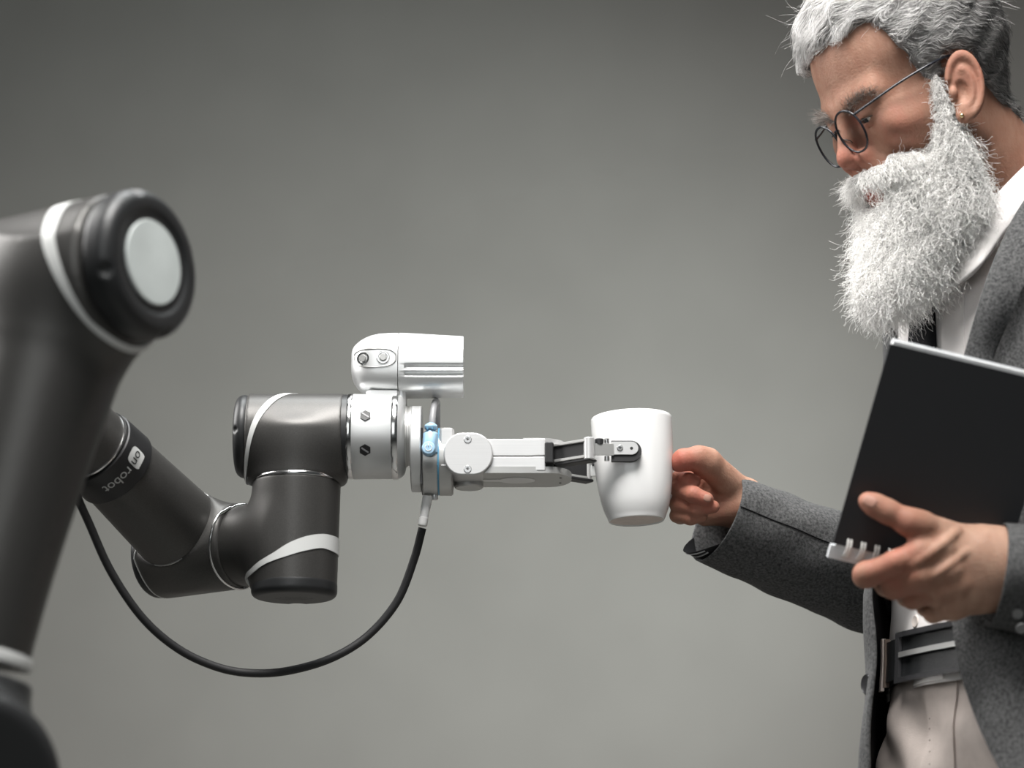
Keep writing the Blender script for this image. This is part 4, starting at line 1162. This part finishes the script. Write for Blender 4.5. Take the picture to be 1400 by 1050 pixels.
def hair_obj(name, S, radius, m, parent):
    n, K, _ = S.shape
    w = head2world(S.reshape(-1, 3)) - base_of(parent)
    c = bpy.data.hair_curves.new(name)
    c.add_curves([K] * n)
    c.attributes['position'].data.foreach_set('vector', w.astype(np.float32).ravel())
    r = np.tile(radius * np.linspace(1, 0.45, K), n) / 1000.0
    at = c.attributes.get('radius') or c.attributes.new('radius', 'FLOAT', 'POINT')
    at.data.foreach_set('value', r.astype(np.float32))
    c.materials.append(m)
    o = bpy.data.objects.new(name, c); col.objects.link(o)
    o.parent = parent; o['kind'] = 'stuff'
    return o
def tangent(D, N):
    D = D - np.sum(D * N, 1)[:, None] * N
    return D / np.maximum(np.linalg.norm(D, axis=1, keepdims=True), 1e-6)

# hair on the head
v, q = nets(f_hairmass, (-130, -105, -75), (120, 105, 165), 2.4)
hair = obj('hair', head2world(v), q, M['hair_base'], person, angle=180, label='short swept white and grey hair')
P, N = sample(v, q, 30000)
k = f_head(P) > 0.3
P, N = P[k], N[k]
def part(P): return np.clip((P[:, 2] + 0.25 * (P[:, 0] - 20) - 82) / 14, 0, 1)
def hairdir(P):
    t = part(P)[:, None]; fr_ = np.clip((P[:, 0] - 5) / 30, 0, 1)[:, None]; fl = np.clip((P[:, 0] - 60) / 18, 0, 1)[:, None]
    bk = np.clip(-P[:, :1] / 60, 0, 1)
    side = np.concatenate([np.full((len(P), 1), -0.8), np.zeros((len(P), 1)), -0.15 - 0.85 * bk], 1)
    topd = fr_ * np.array([0.35, -0.85, 0.1]) + (1 - fr_) * np.array([-0.8, -0.35, 0.0])
    topd = topd * (1 - fl) + fl * np.array([0.15, -0.75, -0.6])
    lock = np.stack([np.sin(P[:, 0] * 0.17 + P[:, 1] * 0.29 + P[:, 2] * 0.21), np.sin(P[:, 1] * 0.23 - P[:, 0] * 0.19 + 2), np.sin(P[:, 2] * 0.27 + P[:, 0] * 0.20 + 4)], 1)
    return side * (1 - t) + topd * t + 0.38 * lock
top = part(P) + rng.normal(size=len(P)) * 0.2 > 0.5
L = np.where(top, 24 + 18 * rng.random(len(P)), 9 + 13 * rng.random(len(P))) * np.clip((P[:, 2] + 75) / 75, 0.3, 1.0) * np.where((P[:, 0] > 18) & ~top, 0.6, 1.0)
S = comb(P, f_hairmass, hairdir, L, 9, 2.6, 0.16)
white = top | ((P[:, 2] > 20) & (rng.random(len(P)) < np.clip((P[:, 2] + 0.6 * P[:, 0] - 25) / 90, 0, 0.7)))
hair_obj('white_strands', S[white], 0.17, M['top_hair'], hair)
hair_obj('grey_strands', S[~white], 0.15, M['side_hair'], hair)
k = rng.choice(len(P), 420); k = k[P[k, 2] > 40]
hair_obj('flyaway_strands', grow(P[k], N[k], hairdir(P[k]), 14 + 16 * rng.random(len(k)), 9, 1.2, 30, 0.5, 0.3), 0.11, M['top_hair'], hair)

P, N = sample(hv, hq, 60000)
fm = f_hairmass(P)
k = (fm > -0.5) & (fm < 9 * rng.random(len(P)) ** 1.6) & (P[:, 2] > 4) & (P[:, 0] < 52) & (ear(sym(P)) > 3)
P, N = P[k][:2200], N[k][:2200]
hair_obj('hairline_strands', grow(P, N, tangent(hairdir(P), N), 7 + 9 * rng.random(len(P)), 7, 0.4, 20, 0.22, 0.22), 0.10, M['top_hair'], hair)

# beard
v, q = nets(f_beardmass, (-20, -85, -205), (170, 85, 20), 2.4)
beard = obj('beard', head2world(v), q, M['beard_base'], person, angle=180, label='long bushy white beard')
P, N = sample(v, q, 25000)
k = (f_skin_head(P) > -9.0) & (s_ell(sym(P), (96, 0, -58), (18, 22, 12)) > 0)
P, N = P[k], N[k]
up = np.clip((P[:, 2] + 40) / 40, 0, 1)[:, None]
D = GH * 1.0 + 0.15 * rng.normal(size=P.shape)
edge = np.clip(1 - up[:, 0], 0.25, 1)
S = grow(P, N, D, (12 + 16 * rng.random(len(P))) * (0.35 + 0.65 * edge), 14, 1.9, 10, 0.30, 0.26)
hair_obj('beard_strands', S, 0.19, M['beard_hair'], beard)

# sparse hairs where the beard thins out on cheek and neck
P, N = sample(hv, hq, 60000)
k = (f_beardmass(P) > 0) & (f_beardmass(P) < 7 * rng.random(len(P)) ** 1.5 + 0.5) & (P[:, 2] < 14) & (P[:, 0] > 8) & (ear(sym(P)) > 4) & (f_mous(P) > 0) & (s_ell(sym(P), (96, 0, -58), (18, 24, 14)) > 0)
P, N = P[k][:2600], N[k][:2600]
hair_obj('cheek_strands', grow(P, N, GH * 0.8 + 0.2 * rng.normal(size=P.shape), 5 + 8 * rng.random(len(P)), 8, 1.0, 9, 0.30, 0.3), 0.14, M['beard_hair'], beard)

# moustache
v, q = nets(f_mous, (45, -60, -70), (115, 60, -20), 1.8)
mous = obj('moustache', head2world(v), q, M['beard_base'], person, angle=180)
P, N = sample(v, q, 4600)
D = np.stack([np.full(len(P), 0.05), np.sign(P[:, 1]) * 0.55, np.full(len(P), -0.55)], 1) + GH * 0.2
hair_obj('moustache_strands', grow(P, N, D, 9 + 9 * rng.random(len(P)), 9, 1.1, 9, 0.25, 0.25), 0.15, M['beard_hair'], mous)

# stubble line on the cheek and eyebrows
for s in (1, -1):
    n = 380
    t = rng.random(n); yv = 8 + 38 * t
    P = np.stack([86 - 0.008 * (yv - 10) ** 2, yv * s, 19 + 6 * np.sin(t * 2.6) + rng.normal(size=n) * 2.4], 1)
    for _ in range(6):
        d = f_head(P); g_ = np.stack([f_head(P + e) - f_head(P - e) for e in np.eye(3) * 0.4], 1) / 0.8
        P = P - g_ * d[:, None]
    N = g_ / np.linalg.norm(g_, axis=1, keepdims=True)
    D = np.tile([0.1, 0.8 * s, 0.35], (n, 1))
    hair_obj('eyebrow', grow(P, N, D, 6 + 6 * rng.random(n), 6, 0.4, 14, 0.30, 0.2), 0.14, M['brow_hair'], person)

# ================================================================== EYEGLASSES
LC = [np.array([101.5, 24.0, 0.5]), np.array([98.5, -24.0, -2.5])]
glasses = empty('eyeglasses', head2world([(97, 0, 0)])[0], 'thin black round glasses low on the nose of the bearded face', 'eyeglasses')
def lens_pt(c, s, t, k=1.0):
    w = 18.5; h = 20.0
    cs, sn = math.cos(t), math.sin(t)
    yy = w * k * np.sign(cs) * abs(cs) ** 0.92; zz = h * k * np.sign(sn) * abs(sn) ** 0.92
    return c + np.array([-0.10 * abs(yy) * 0 + 0.10 * zz - 0.0 - 0.12 * (yy * s + w) * 0.5, yy, zz])
for c, s in ((LC[0], 1), (LC[1], -1)):
    ts = np.linspace(0, 2 * math.pi, 65)
    rim = head2world([lens_pt(c, s, t) for t in ts])
    obj('rim', *tube(rim, 0.00105, 10, cap=False), M['frame'], glasses, angle=180)
    fr_ = np.array([head2world([lens_pt(c, s, t, k) + np.array([1.2 * (1 - k * k) + 0.4, 0, 0]) for t in ts[:-1]]) for k in (0.02, 0.3, 0.6, 0.98)])
    bk_ = np.array([head2world([lens_pt(c, s, t, k) + np.array([1.2 * (1 - k * k) - 0.6, 0, 0]) for t in ts[:-1]]) for k in (0.02, 0.3, 0.6, 0.98)])
    n = 64; vv = np.concatenate([fr_.reshape(-1, 3), bk_.reshape(-1, 3)])
    ff = []
    for b_, fl in ((0, 0), (4 * n, 1)):
        for k in range(3):
            for i in range(n):
                qd = [b_ + k * n + i, b_ + k * n + (i + 1) % n, b_ + (k + 1) * n + (i + 1) % n, b_ + (k + 1) * n + i]
                ff.append(qd[::-1] if fl else qd)
        ff.append([b_ + i for i in range(n)])
    obj('lens', vv, ff, M['lens'], glasses, angle=180)
    hinge = lens_pt(c, s, 0.62 if s > 0 else math.pi - 0.62) + np.array([0, 1.0 * s, 0])
    arm = smooth_path([hinge, hinge + np.array([-6, 3.5 * s, 1.5]), (60, 62 * s, 21), (36, 72 * s, 24), (18, 74 * s, 25), (2, 71 * s, 24), (-10, 68 * s, 14)], 50)
    if s > 0:
        for _ in range(3):
            dd = f_head(arm); arm[:, 1] += np.where((dd < 1.2) & (arm[:, 0] > 14), (1.2 - dd), 0)
    else: arm[:, 1] = -smooth_path([hinge * [1, -1, 1], hinge * [1, -1, 1] + [-6, 3.5, 1.5], (60, 62, 21), (36, 72, 24), (18, 74, 25), (2, 71, 24), (-10, 68, 14)], 50)[:, 1]
    obj('temple', *tube(head2world(arm), [(0.0013, 0.0009)] * 50, 8), M['frame'], glasses, angle=180)
    obj('nose_pad_wire', *tube(head2world(smooth_path([c + np.array([-1, -18 * s, -3]), c + np.array([-5, -15 * s, -6]), c + np.array([-8, -16.5 * s, -9])], 12)), 0.0005, 8), M['frame'], glasses, angle=180)
obj('bridge', *tube(head2world(smooth_path([LC[0] + np.array([0, -18.6, 5]), np.array([99, 3, 7]), np.array([99, -3, 7]), LC[1] + np.array([0, 18.6, 5])], 20)), 0.0010, 8), M['frame'], glasses, angle=180)
# ================================================================== CLOTHES
def wob(a, b, s=0.0): return math.sin(a * 1.7 + b * 2.3 + s) * math.sin(a * 0.6 - b * 1.1 + 1.3 + s)
# ---- shirt
shirt_rows = np.linspace(322, 948, 110)
def shirt_fold(py, a): 
    low = max(0, (py - 780) / 120.0)
    return 0.004 + 0.0022 * math.sin(a * 9 + py * 0.035) * math.sin(py * 0.021 + a * 2) * (0.5 + low) + 0.004 * low * math.sin(a * 5 + 0.8)
sv, sf = torso_loft(shirt_rows, 128, 0.0, shirt_fold)
shirt = obj('shirt', sv, sf, M['shirt'], person, angle=180)
bvh_shirt = BVHTree.FromPolygons([tuple(p) for p in sv], sf)
# collar: inner stand and folded leaf, near and far
def ribbon(name, upper, lower, m, parent, n=40, k=9, th=0.0012, bulge=0.0):
    U_, L_ = smooth_path(upper, n), smooth_path(lower, n)
    g_ = []
    for u, l in zip(U_, L_):
        row = []
        for s in np.linspace(0, 1, k):
            c = u * (1 - s) + l * s
            c = c + np.array([0, 0, -bulge * 4 * s * (1 - s)])
            row.append(W(*c))
        g_.append(row)
    fr_ = np.array(g_); bk_ = fr_ + FWD * th
    return obj(name, *sheet(fr_, bk_), m, parent, angle=180)
def seat(pts, lift):
    out = []
    for x, y, d in pts:
        h = on_surface(bvh_shirt, x, y)
        out.append((x, y, d if h is None else max(d, np.dot(h[0] - CAM, FWD) - lift)))
    return out
ribbon('collar_leaf', [(1452, 200, 2.225), (1432, 204, 2.195), (1400, 227, 2.178), (1347, 283, 2.172), (1318, 328, 2.176), (1308, 343, 2.182), (1313, 360, 2.180)],
       seat([(1462, 262, 2.205), (1440, 272, 2.165), (1405, 296, 2.135), (1376, 316, 2.128), (1343, 360, 2.130), (1314, 386, 2.142), (1284, 402, 2.158)], 0.042), M['shirt'], shirt, bulge=0.006)
ribbon('collar_stand', [(1466, 206, 2.29), (1440, 205, 2.215), (1402, 227, 2.182), (1350, 282, 2.176), (1318, 335, 2.182), (1302, 372, 2.198)],
       [(1472, 262, 2.29), (1445, 268, 2.205), (1410, 292, 2.165), (1370, 330, 2.158), (1335, 372, 2.162), (1303, 398, 2.180)], M['shirt'], shirt)
ribbon('collar_leaf', [(1468, 206, 2.295), (1446, 206, 2.335), (1390, 236, 2.345), (1300, 300, 2.335), (1262, 345, 2.300), (1248, 372, 2.27)],
       [(1476, 262, 2.31), (1446, 276, 2.36), (1380, 310, 2.37), (1290, 352, 2.355), (1245, 395, 2.31), (1232, 425, 2.275)], M['shirt'], shirt)
for px, py, r in ((1304, 399, 0.0042), (1254, 850, 0.0058)):
    s = on_surface(bvh_shirt, px, py)
    if s:
        n_ = nrm(s[1]) * (1 if np.dot(s[1], FWD) < 0 else -1)
        b = obj('shirt_button', *lathe([(0, r), (0.0016, r), (0.0022, r * 0.85), (0.0018, r * 0.6), (0.0018, 0.0002)], s[0] + n_ * 0.0006, n_, 28), M['pearl'], shirt)
# button placket down the front
g_ = np.array([[tpoint(py, a, shirt_fold(py, a) + 0.0018) for a in np.linspace(-0.10, 0.12, 7)] for py in np.linspace(395, 945, 60)])
gb = np.array([[tpoint(py, a, shirt_fold(py, a) - 0.001) for a in np.linspace(-0.10, 0.12, 7)] for py in np.linspace(395, 945, 60)])
obj('placket', *sheet(gb, g_), M['shirt'], shirt, angle=60)
# ---- tie
rows = np.linspace(392, 800, 40)
wdt = np.interp(rows, [392, 420, 440, 800], [0.07, 0.09, 0.085, 0.16])
g_ = np.array([[tpoint(py, -0.10 + w * u, shirt_fold(py, 0) + 0.008 + 0.004 * (1 - u * u)) for u in np.linspace(-1, 1, 9)] for py, w in zip(rows, wdt)])
gb = np.array([[tpoint(py, -0.10 + w * u, shirt_fold(py, 0) + 0.004) for u in np.linspace(-1, 1, 9)] for py, w in zip(rows, wdt)])
obj('tie', *sheet(gb, g_), M['tie'], person, angle=180)

# ---- trousers
def tr_fold(py, a): return 0.005 + 0.0035 * math.sin(a * 7 + py * 0.03) * math.sin(py * 0.013 + 1) + 0.003 * math.sin(a * 12 - py * 0.045) * max(0, min(1, (py - 950) / 60))
tvv, tff = torso_loft(np.linspace(930, 1300, 60), 128, 0.0, tr_fold)
mbt = MB().add(tvv, tff)
c13, hd13, hw13, _ = lev(1300)
for s in (-1, 1):
    hip = c13 + TL * s * 0.095
    knee = hip * [1, 1, 0] + np.array([0, 0, 0.50]) + TF * 0.02; ank = hip * [1, 1, 0] + np.array([0, 0, 0.055]) - TF * 0.02
    pth = smooth_path([hip + Z * 0.06, hip - Z * 0.02, knee, ank], 30)
    mbt.add(*tube(pth, np.interp(np.linspace(0, 1, 30), [0, .3, .6, 1], [0.098, 0.092, 0.068, 0.055]), 32))
    # shoe
    st = ank * [1, 1, 0]
    def f_shoe(p, st=st):
        d = s_ell(p, st + TF * 0.02 + Z * 0.050, (0.055, 0.055, 0.055))
        d = smin(d, s_cone(p, st - TF * 0.06 + Z * 0.045, st + TF * 0.17 + Z * 0.035, 0.040, 0.036), 0.03)
        return np.maximum(d, (0.002 - p[:, 2]))
    sdf_obj('shoe', f_shoe, *bounds([st - TF * 0.12, st + TF * 0.22 + Z * 0.11], 0.06), 0.006, M['shoe'], person)
trousers = mbt.build('trousers', M['trousers'], person, angle=180)
bvh_tr = BVHTree.FromPolygons([tuple(p) for p in tvv], tff)
# fly placket with small buttons
g_ = np.array([[tpoint(py, a, tr_fold(py, a) + 0.0022) for a in np.linspace(-0.02, 0.17, 7)] for py in np.linspace(944, 1160, 40)])
gb = np.array([[tpoint(py, a, tr_fold(py, a) - 0.001) for a in np.linspace(-0.02, 0.17, 7)] for py in np.linspace(944, 1160, 40)])
obj('fly', *sheet(gb, g_), M['trousers'], trousers, angle=60)
for py in (982, 996, 1012, 1028, 1045):
    s = on_surface(bvh_tr, 1272, py)
    if s: obj('fly_stitch', *lathe([(0, 0.0016), (0.0008, 0.0014), (0.0008, 0.0002)], s[0] - FWD * 0.0022, -FWD, 10), M['brown_leather'], trousers)
# belt loop + belt + buckle
def tband(py0, py1, a0, a1, off0, off1, n=60, k=6):
    fr_ = np.array([[tpoint(py, a, off1) for py in np.linspace(py0, py1, k)] for a in np.linspace(a0, a1, n)])
    bk_ = np.array([[tpoint(py, a, off0) for py in np.linspace(py0, py1, k)] for a in np.linspace(a0, a1, n)])
    return sheet(fr_, bk_)
belt = obj('belt', *tband(876, 936, -math.pi, math.pi, 0.006, 0.012, 120), M['leather'], person, angle=40)
obj('belt_tail', *tband(879, 933, -0.36, 0.30, 0.0125, 0.016), M['leather'], belt, angle=40)
for a in (-0.52, 0.62):
    obj('belt_loop', *tband(870, 942, a, a + 0.055, 0.0125, 0.0155, 6), M['trousers'], trousers, angle=40)
obj('belt_edge', *tband(874, 940, -0.375, -0.362, 0.0125, 0.0175, 4), M['brown_leather'], belt, angle=40)
bk = MB()
bk.add(*tband(872, 879, -0.16, 0.26, 0.0165, 0.0195, 20)).add(*tband(933, 940, -0.16, 0.26, 0.0165, 0.0195, 20)).add(*tband(872, 940, -0.19, -0.15, 0.0165, 0.0195, 6)).add(*tband(872, 940, 0.24, 0.28, 0.0165, 0.0195, 6))
buckle = bk.build('buckle', M['button'], belt, angle=40)
obj('buckle_prong', *tband(899, 906, -0.15, 0.24, 0.0172, 0.0200, 16), M['alu_grey'], belt, angle=40)

# ---- jacket
NE = np.array([[300, 1.50], [318, 1.05], [345, 0.72], [390, 0.46], [480, 0.345], [600, 0.30], [800, 0.28], [870, 0.27], [950, 0.33], [1050, 0.50], [1190, 0.75]])
FE = np.array([[300, 1.50], [318, 1.05], [345, 0.72], [390, 0.50], [480, 0.42], [600, 0.36], [800, 0.17], [870, 0.15], [950, 0.15], [1050, 0.15], [1190, 0.20]])
def jk(py, u, off):
    """u 0 = near front edge, 1 = far front edge, round the back"""
    a0 = np.interp(py, NE[:, 0], NE[:, 1]); a1 = 2 * math.pi - np.interp(py, FE[:, 0], FE[:, 1])
    a = a0 + (a1 - a0) * u
    fl = max(0, min(1, (py - 560) / 260.0))
    fo = 0.034 * fl * math.exp(-((a1 - a) / 0.32) ** 2) + 0.010 * fl * math.exp(-((a - a0) / 0.5) ** 2)
    w_ = 0.003 * math.sin(a * 8 + py * 0.02) * math.sin(py * 0.016 + a) * fl
    base = 0.016 + (0.008 * max(0, min(1, (py - 800) / 300)) if u < 0.6 else -0.006 * max(0, min(1, (760 - py) / 80)))
    return tpoint(py, a, base + off + w_, fo)
us = np.concatenate([np.linspace(0, 0.12, 14), np.linspace(0.14, 0.86, 60), np.linspace(0.88, 1, 14)])
pys = np.linspace(300, 1190, 90)
jf = np.array([[jk(py, u, 0.0) for u in us] for py in pys]); jb = np.array([[jk(py, u, -0.0028) for u in us] for py in pys])
jacket = obj('jacket', *sheet(jf[:, ::-1], jb[:, ::-1]), M['jacket'], person, angle=60, label='grey wool blazer, open at the front')
jl = np.array([[jk(py, u, -0.0034) for u in us[1:-1]] for py in pys]); jl2 = np.array([[jk(py, u, -0.0046) for u in us[1:-1]] for py in pys])
obj('lining', *sheet(jl[:, ::-1], jl2[:, ::-1]), M['lining'], jacket, angle=60)
bvh_j = BVHTree.FromPolygons([tuple(p) for p in jf.reshape(-1, 3)], gridfaces(len(pys), len(us)))
# far front edge piping and its button
obj('front_edge', *tube(np.array([jk(py, 1.0, -0.001) for py in np.linspace(560, 1190, 60)]), 0.0022, 8), M['jacket'], jacket, angle=180)
fb = jk(935, 0.985, 0.003)
nb2 = nrm(np.array([-0.9, -0.35, 0]))
obj('jacket_button', *lathe([(0, 0.009), (0.003, 0.0095), (0.0042, 0.0085), (0.0034, 0.006), (0.0034, 0.0003)], W(1189, 936, np.dot(fb - CAM, FWD)) , nb2, 32), M['button'], jacket)

# near lapel and collar: a folded flap lying on the chest
def lap(inner, outer, name, th=0.0035, lift=0.004):
    I_, O_ = smooth_path(inner, 50), smooth_path(outer, 50)
    g_ = []
    for i_, o_ in zip(I_, O_):
        row = []
        for s in np.linspace(0, 1, 12):
            px, py, d = i_ * (1 - s) + o_ * s
            row.append(W(px, py, d - 0.004 * math.sin(math.pi * s)))
        g_.append(row)
    fr_ = np.array(g_); bk_ = fr_ + FWD * th
    return obj(name, *sheet(fr_, bk_), M['jacket'], jacket, angle=60)
def jd(px, py, lift):
    s = on_surface(bvh_j, px, py)
    if s is None: return None
    return np.dot(s[0] - CAM, FWD) - lift
inner = [(1462, 205), (1436, 226), (1400, 275), (1377, 315), (1347, 388), (1320, 480), (1300, 560), (1288, 640), (1284, 720)]
outer = [(1520, 268), (1494, 304), (1462, 342), (1405, 384), (1386, 425), (1362, 480), (1335, 560), (1310, 640), (1290, 720)]
din = [2.235, 2.190, 2.143, 2.124, 2.106, 2.098, 2.092, 2.080, 2.070]
dou = [2.20, 2.16, 2.118, 2.100, 2.098, 2.090, 2.076, 2.068, 2.064]
def fit(pts, dd, lift):
    out = []
    for (x, y), d in zip(pts, dd):
        k = jd(x, y, lift)
        sh = on_surface(bvh_shirt, x, y)
        dd = k if k is not None and abs(k - d) < 0.03 else d
        if sh is not None: dd = min(dd, np.dot(sh[0] - CAM, FWD) - 0.010)
        out.append((x, y, dd))
    return out
lap(fit(inner, din, 0.006), fit(outer, dou, 0.012), 'lapel')

def sleeve(name, pts, radii, n, m, parent, seed, cuff_len=0.06, fold=1.0):
    path = smooth_path(pts, n); R = smooth_path(np.array(radii), n)
    tg = np.gradient(path, axis=0); _, e1, _ = basis(tg[0], (0, 0, 1))
    K = 72; t = np.linspace(0, 2 * math.pi, K, endpoint=False)
    rings_ = []
    def ring(i, scale, shift, wr):
        nonlocal e1
        a = nrm(tg[i]); e1 = nrm(e1 - np.dot(e1, a) * a); e2 = np.cross(a, e1)
        s = i / (n - 1.0)
        w_ = 1 + wr * fold * (0.030 * np.sin(3 * t + 21 * s + seed) * np.sin(17 * s + 2 * t + seed) + 0.018 * np.sin(5 * t - 34 * s + seed) * np.sin(26 * s + seed))
        return path[i] + a * shift + (np.cos(t) * R[i, 0] * scale * w_)[:, None] * e1 + (np.sin(t) * R[i, 1] * scale * w_)[:, None] * e2
    for i in range(n): rings_.append(ring(i, 1.0, 0, min(1, (n - 1 - i) / 10.0)))
    a = nrm(tg[-1]); last = rings_[-1]; c = path[-1]
    rings_.append(c + (last - c) * 0.985 + a * 0.0012)
    rings_.append(c + (last - c) * 0.955 + a * 0.0004)
    for k in range(1, 6): 
        i = n - 1 - 2 * k
        rings_.append(path[i] + (rings_[i] - path[i]) * 0.94)
    m_ = len(rings_)
    f = [[k * K + i, k * K + (i + 1) % K, (k + 1) * K + (i + 1) % K, (k + 1) * K + i] for k in range(m_ - 1) for i in range(K)]
    o = obj(name, np.concatenate(rings_), f, m, parent, angle=180)
    return o, path, tg, np.array(rings_)
CUFF_R = W(981, 708, 2.255)
sr, pr, tr_, rr_ = sleeve('sleeve', [W(1325, 400, 2.42), W(1312, 520, 2.40), W(1280, 700, 2.36), W(1226, 792, 2.322), W(1150, 776, 2.298), W(1060, 741, 2.272), CUFF_R], [(0.068, 0.068), (0.062, 0.062), (0.056, 0.056), (0.056, 0.054), (0.053, 0.048), (0.050, 0.044), (0.048, 0.041)], 90, M['jacket'], jacket, 0.4)
CUFF_L = W(1363, 786, DL + 0.018)
sl, pl, tl_, rl_ = sleeve('sleeve', [W(1572, 400, 2.10), W(1600, 520, 2.05), W(1640, 700, 2.02), W(1640, 800, 2.0), W(1560, 815, 1.995), W(1450, 800, DL + .014), CUFF_L], [(0.085, 0.085), (0.078, 0.074), (0.066, 0.060), (0.064, 0.058), (0.062, 0.052), (0.056, 0.048), (0.0535, 0.044)], 90, M['jacket'], jacket, 2.2)
# cuff seam, lining with stripes, buttons
def cuff_extra(path, tg, rings_, n, far):
    a = nrm(tg[-1]); c = path[-1]
    return a, c
a, c = cuff_extra(pr, tr_, rr_, 90, True)
lring = rr_[89]
def lin_pt(i, k, sc): return c + (lring[i] - c) * sc + a * k
low = sorted(range(72), key=lambda i: np.dot(lring[i] - c, UP))[:26]
cen = low[0]
idx = [(cen + k) % 72 for k in range(-11, 12)]
fr_ = np.array([[lin_pt(i, k * (1 - (abs(j - 11) / 11.0) ** 2) + 0.0005, 0.935) for k in np.linspace(-0.004, 0.014, 7)] for j, i in enumerate(idx)])
bk_ = np.array([[lin_pt(i, k * (1 - (abs(j - 11) / 11.0) ** 2) + 0.0005, 0.915) for k in np.linspace(-0.004, 0.014, 7)] for j, i in enumerate(idx)])
cl = obj('cuff_lining', *sheet(fr_, bk_), M['lining'], jacket, angle=60)
for r_ in (3, 5):
    obj('lining_stripe', *tube(fr_[4:-4, r_] + (fr_[4:-4, r_] - c) * 0.004, 0.0008, 6), M['stripe'], jacket, angle=180)
side = max(range(72), key=lambda i: np.dot(lring[i] - c, -FWD) + 0.35 * np.dot(lring[i] - c, UP))
seam = np.array([rr_[i][side] + (rr_[i][side] - pr[i]) * 0.004 for i in range(52, 90)])
obj('sleeve_seam', *tube(seam, 0.0007, 6), M['lining'], jacket, angle=180)
for k, (px, py) in enumerate(((1391, 838), (1396, 858))):
    lr = rl_[84]
    pt = W(px, py, DL + 0.018 - 0.040)
    obj('cuff_button', *lathe([(0, 0.0045), (0.0018, 0.0048), (0.0026, 0.0042), (0.0021, 0.003), (0.0021, 0.0003)], pt, nrm(-FWD - UP * 0.35), 24), M['cuff'], jacket)

# ================================================================== NOTEBOOK
BL, TLc = W(1134, 757, 2.030), W(1218, 463, 1.998)
ev = nrm(TLc - BL); NHt = np.linalg.norm(TLc - BL)
t0 = RIGHT * 0.97 - UP * 0.185 + FWD * 0.12
ex_ = nrm(t0 - np.dot(t0, ev) * ev); en = nrm(np.cross(ex_, ev)); en = en if np.dot(en, FWD) < 0 else -en   # towards the camera
NW = 0.150
note = empty('notebook', BL, 'black spiral bound notebook held upright against the grey blazer', 'notebook')
def nb(u0, u1, v0, v1, w0, w1): 
    c = BL + ex_ * (u0 + u1) / 2 + ev * (v0 + v1) / 2 + en * (w0 + w1) / 2
    return box(c, (u1 - u0) / 2, (v1 - v0) / 2, (w1 - w0) / 2, [ex_, ev, en])
MB().add(*nb(0.0002, NW, 0.0095, NHt - 0.0042, 0.0, 0.0012)).build('front_cover', M['cover'], note, smooth=False)
MB().add(*nb(0.003, NW - 0.001, 0.008, NHt - 0.001, -0.0055, -0.0003)).build('pages', M['paper'], note, smooth=False)
MB().add(*nb(0.003, NW, 0.001, NHt, -0.0072, -0.0058)).build('back_cover', M['frosted'], note, smooth=False)
MB().add(*nb(0.0, NW, -0.004, 0.0075, -0.0070, -0.0025)).build('binding_strip', M['frosted'], note, smooth=False)
for k in range(11):
    for dlt in (-0.0014, 0.0014):
        cx = 0.0135 + k * 0.0122 + dlt
        loop = np.array([BL + ex_ * cx + ev * (0.0085 + 0.0085 * math.cos(t)) + en * (-0.003 + 0.0072 * math.sin(t)) for t in np.linspace(0, 2 * math.pi, 25)])
        obj('wire_loop', *tube(loop, 0.0010, 6, cap=False), M['wire'], note, angle=180)

for o in bpy.data.objects:
    if 'loc' in o: del o['loc']
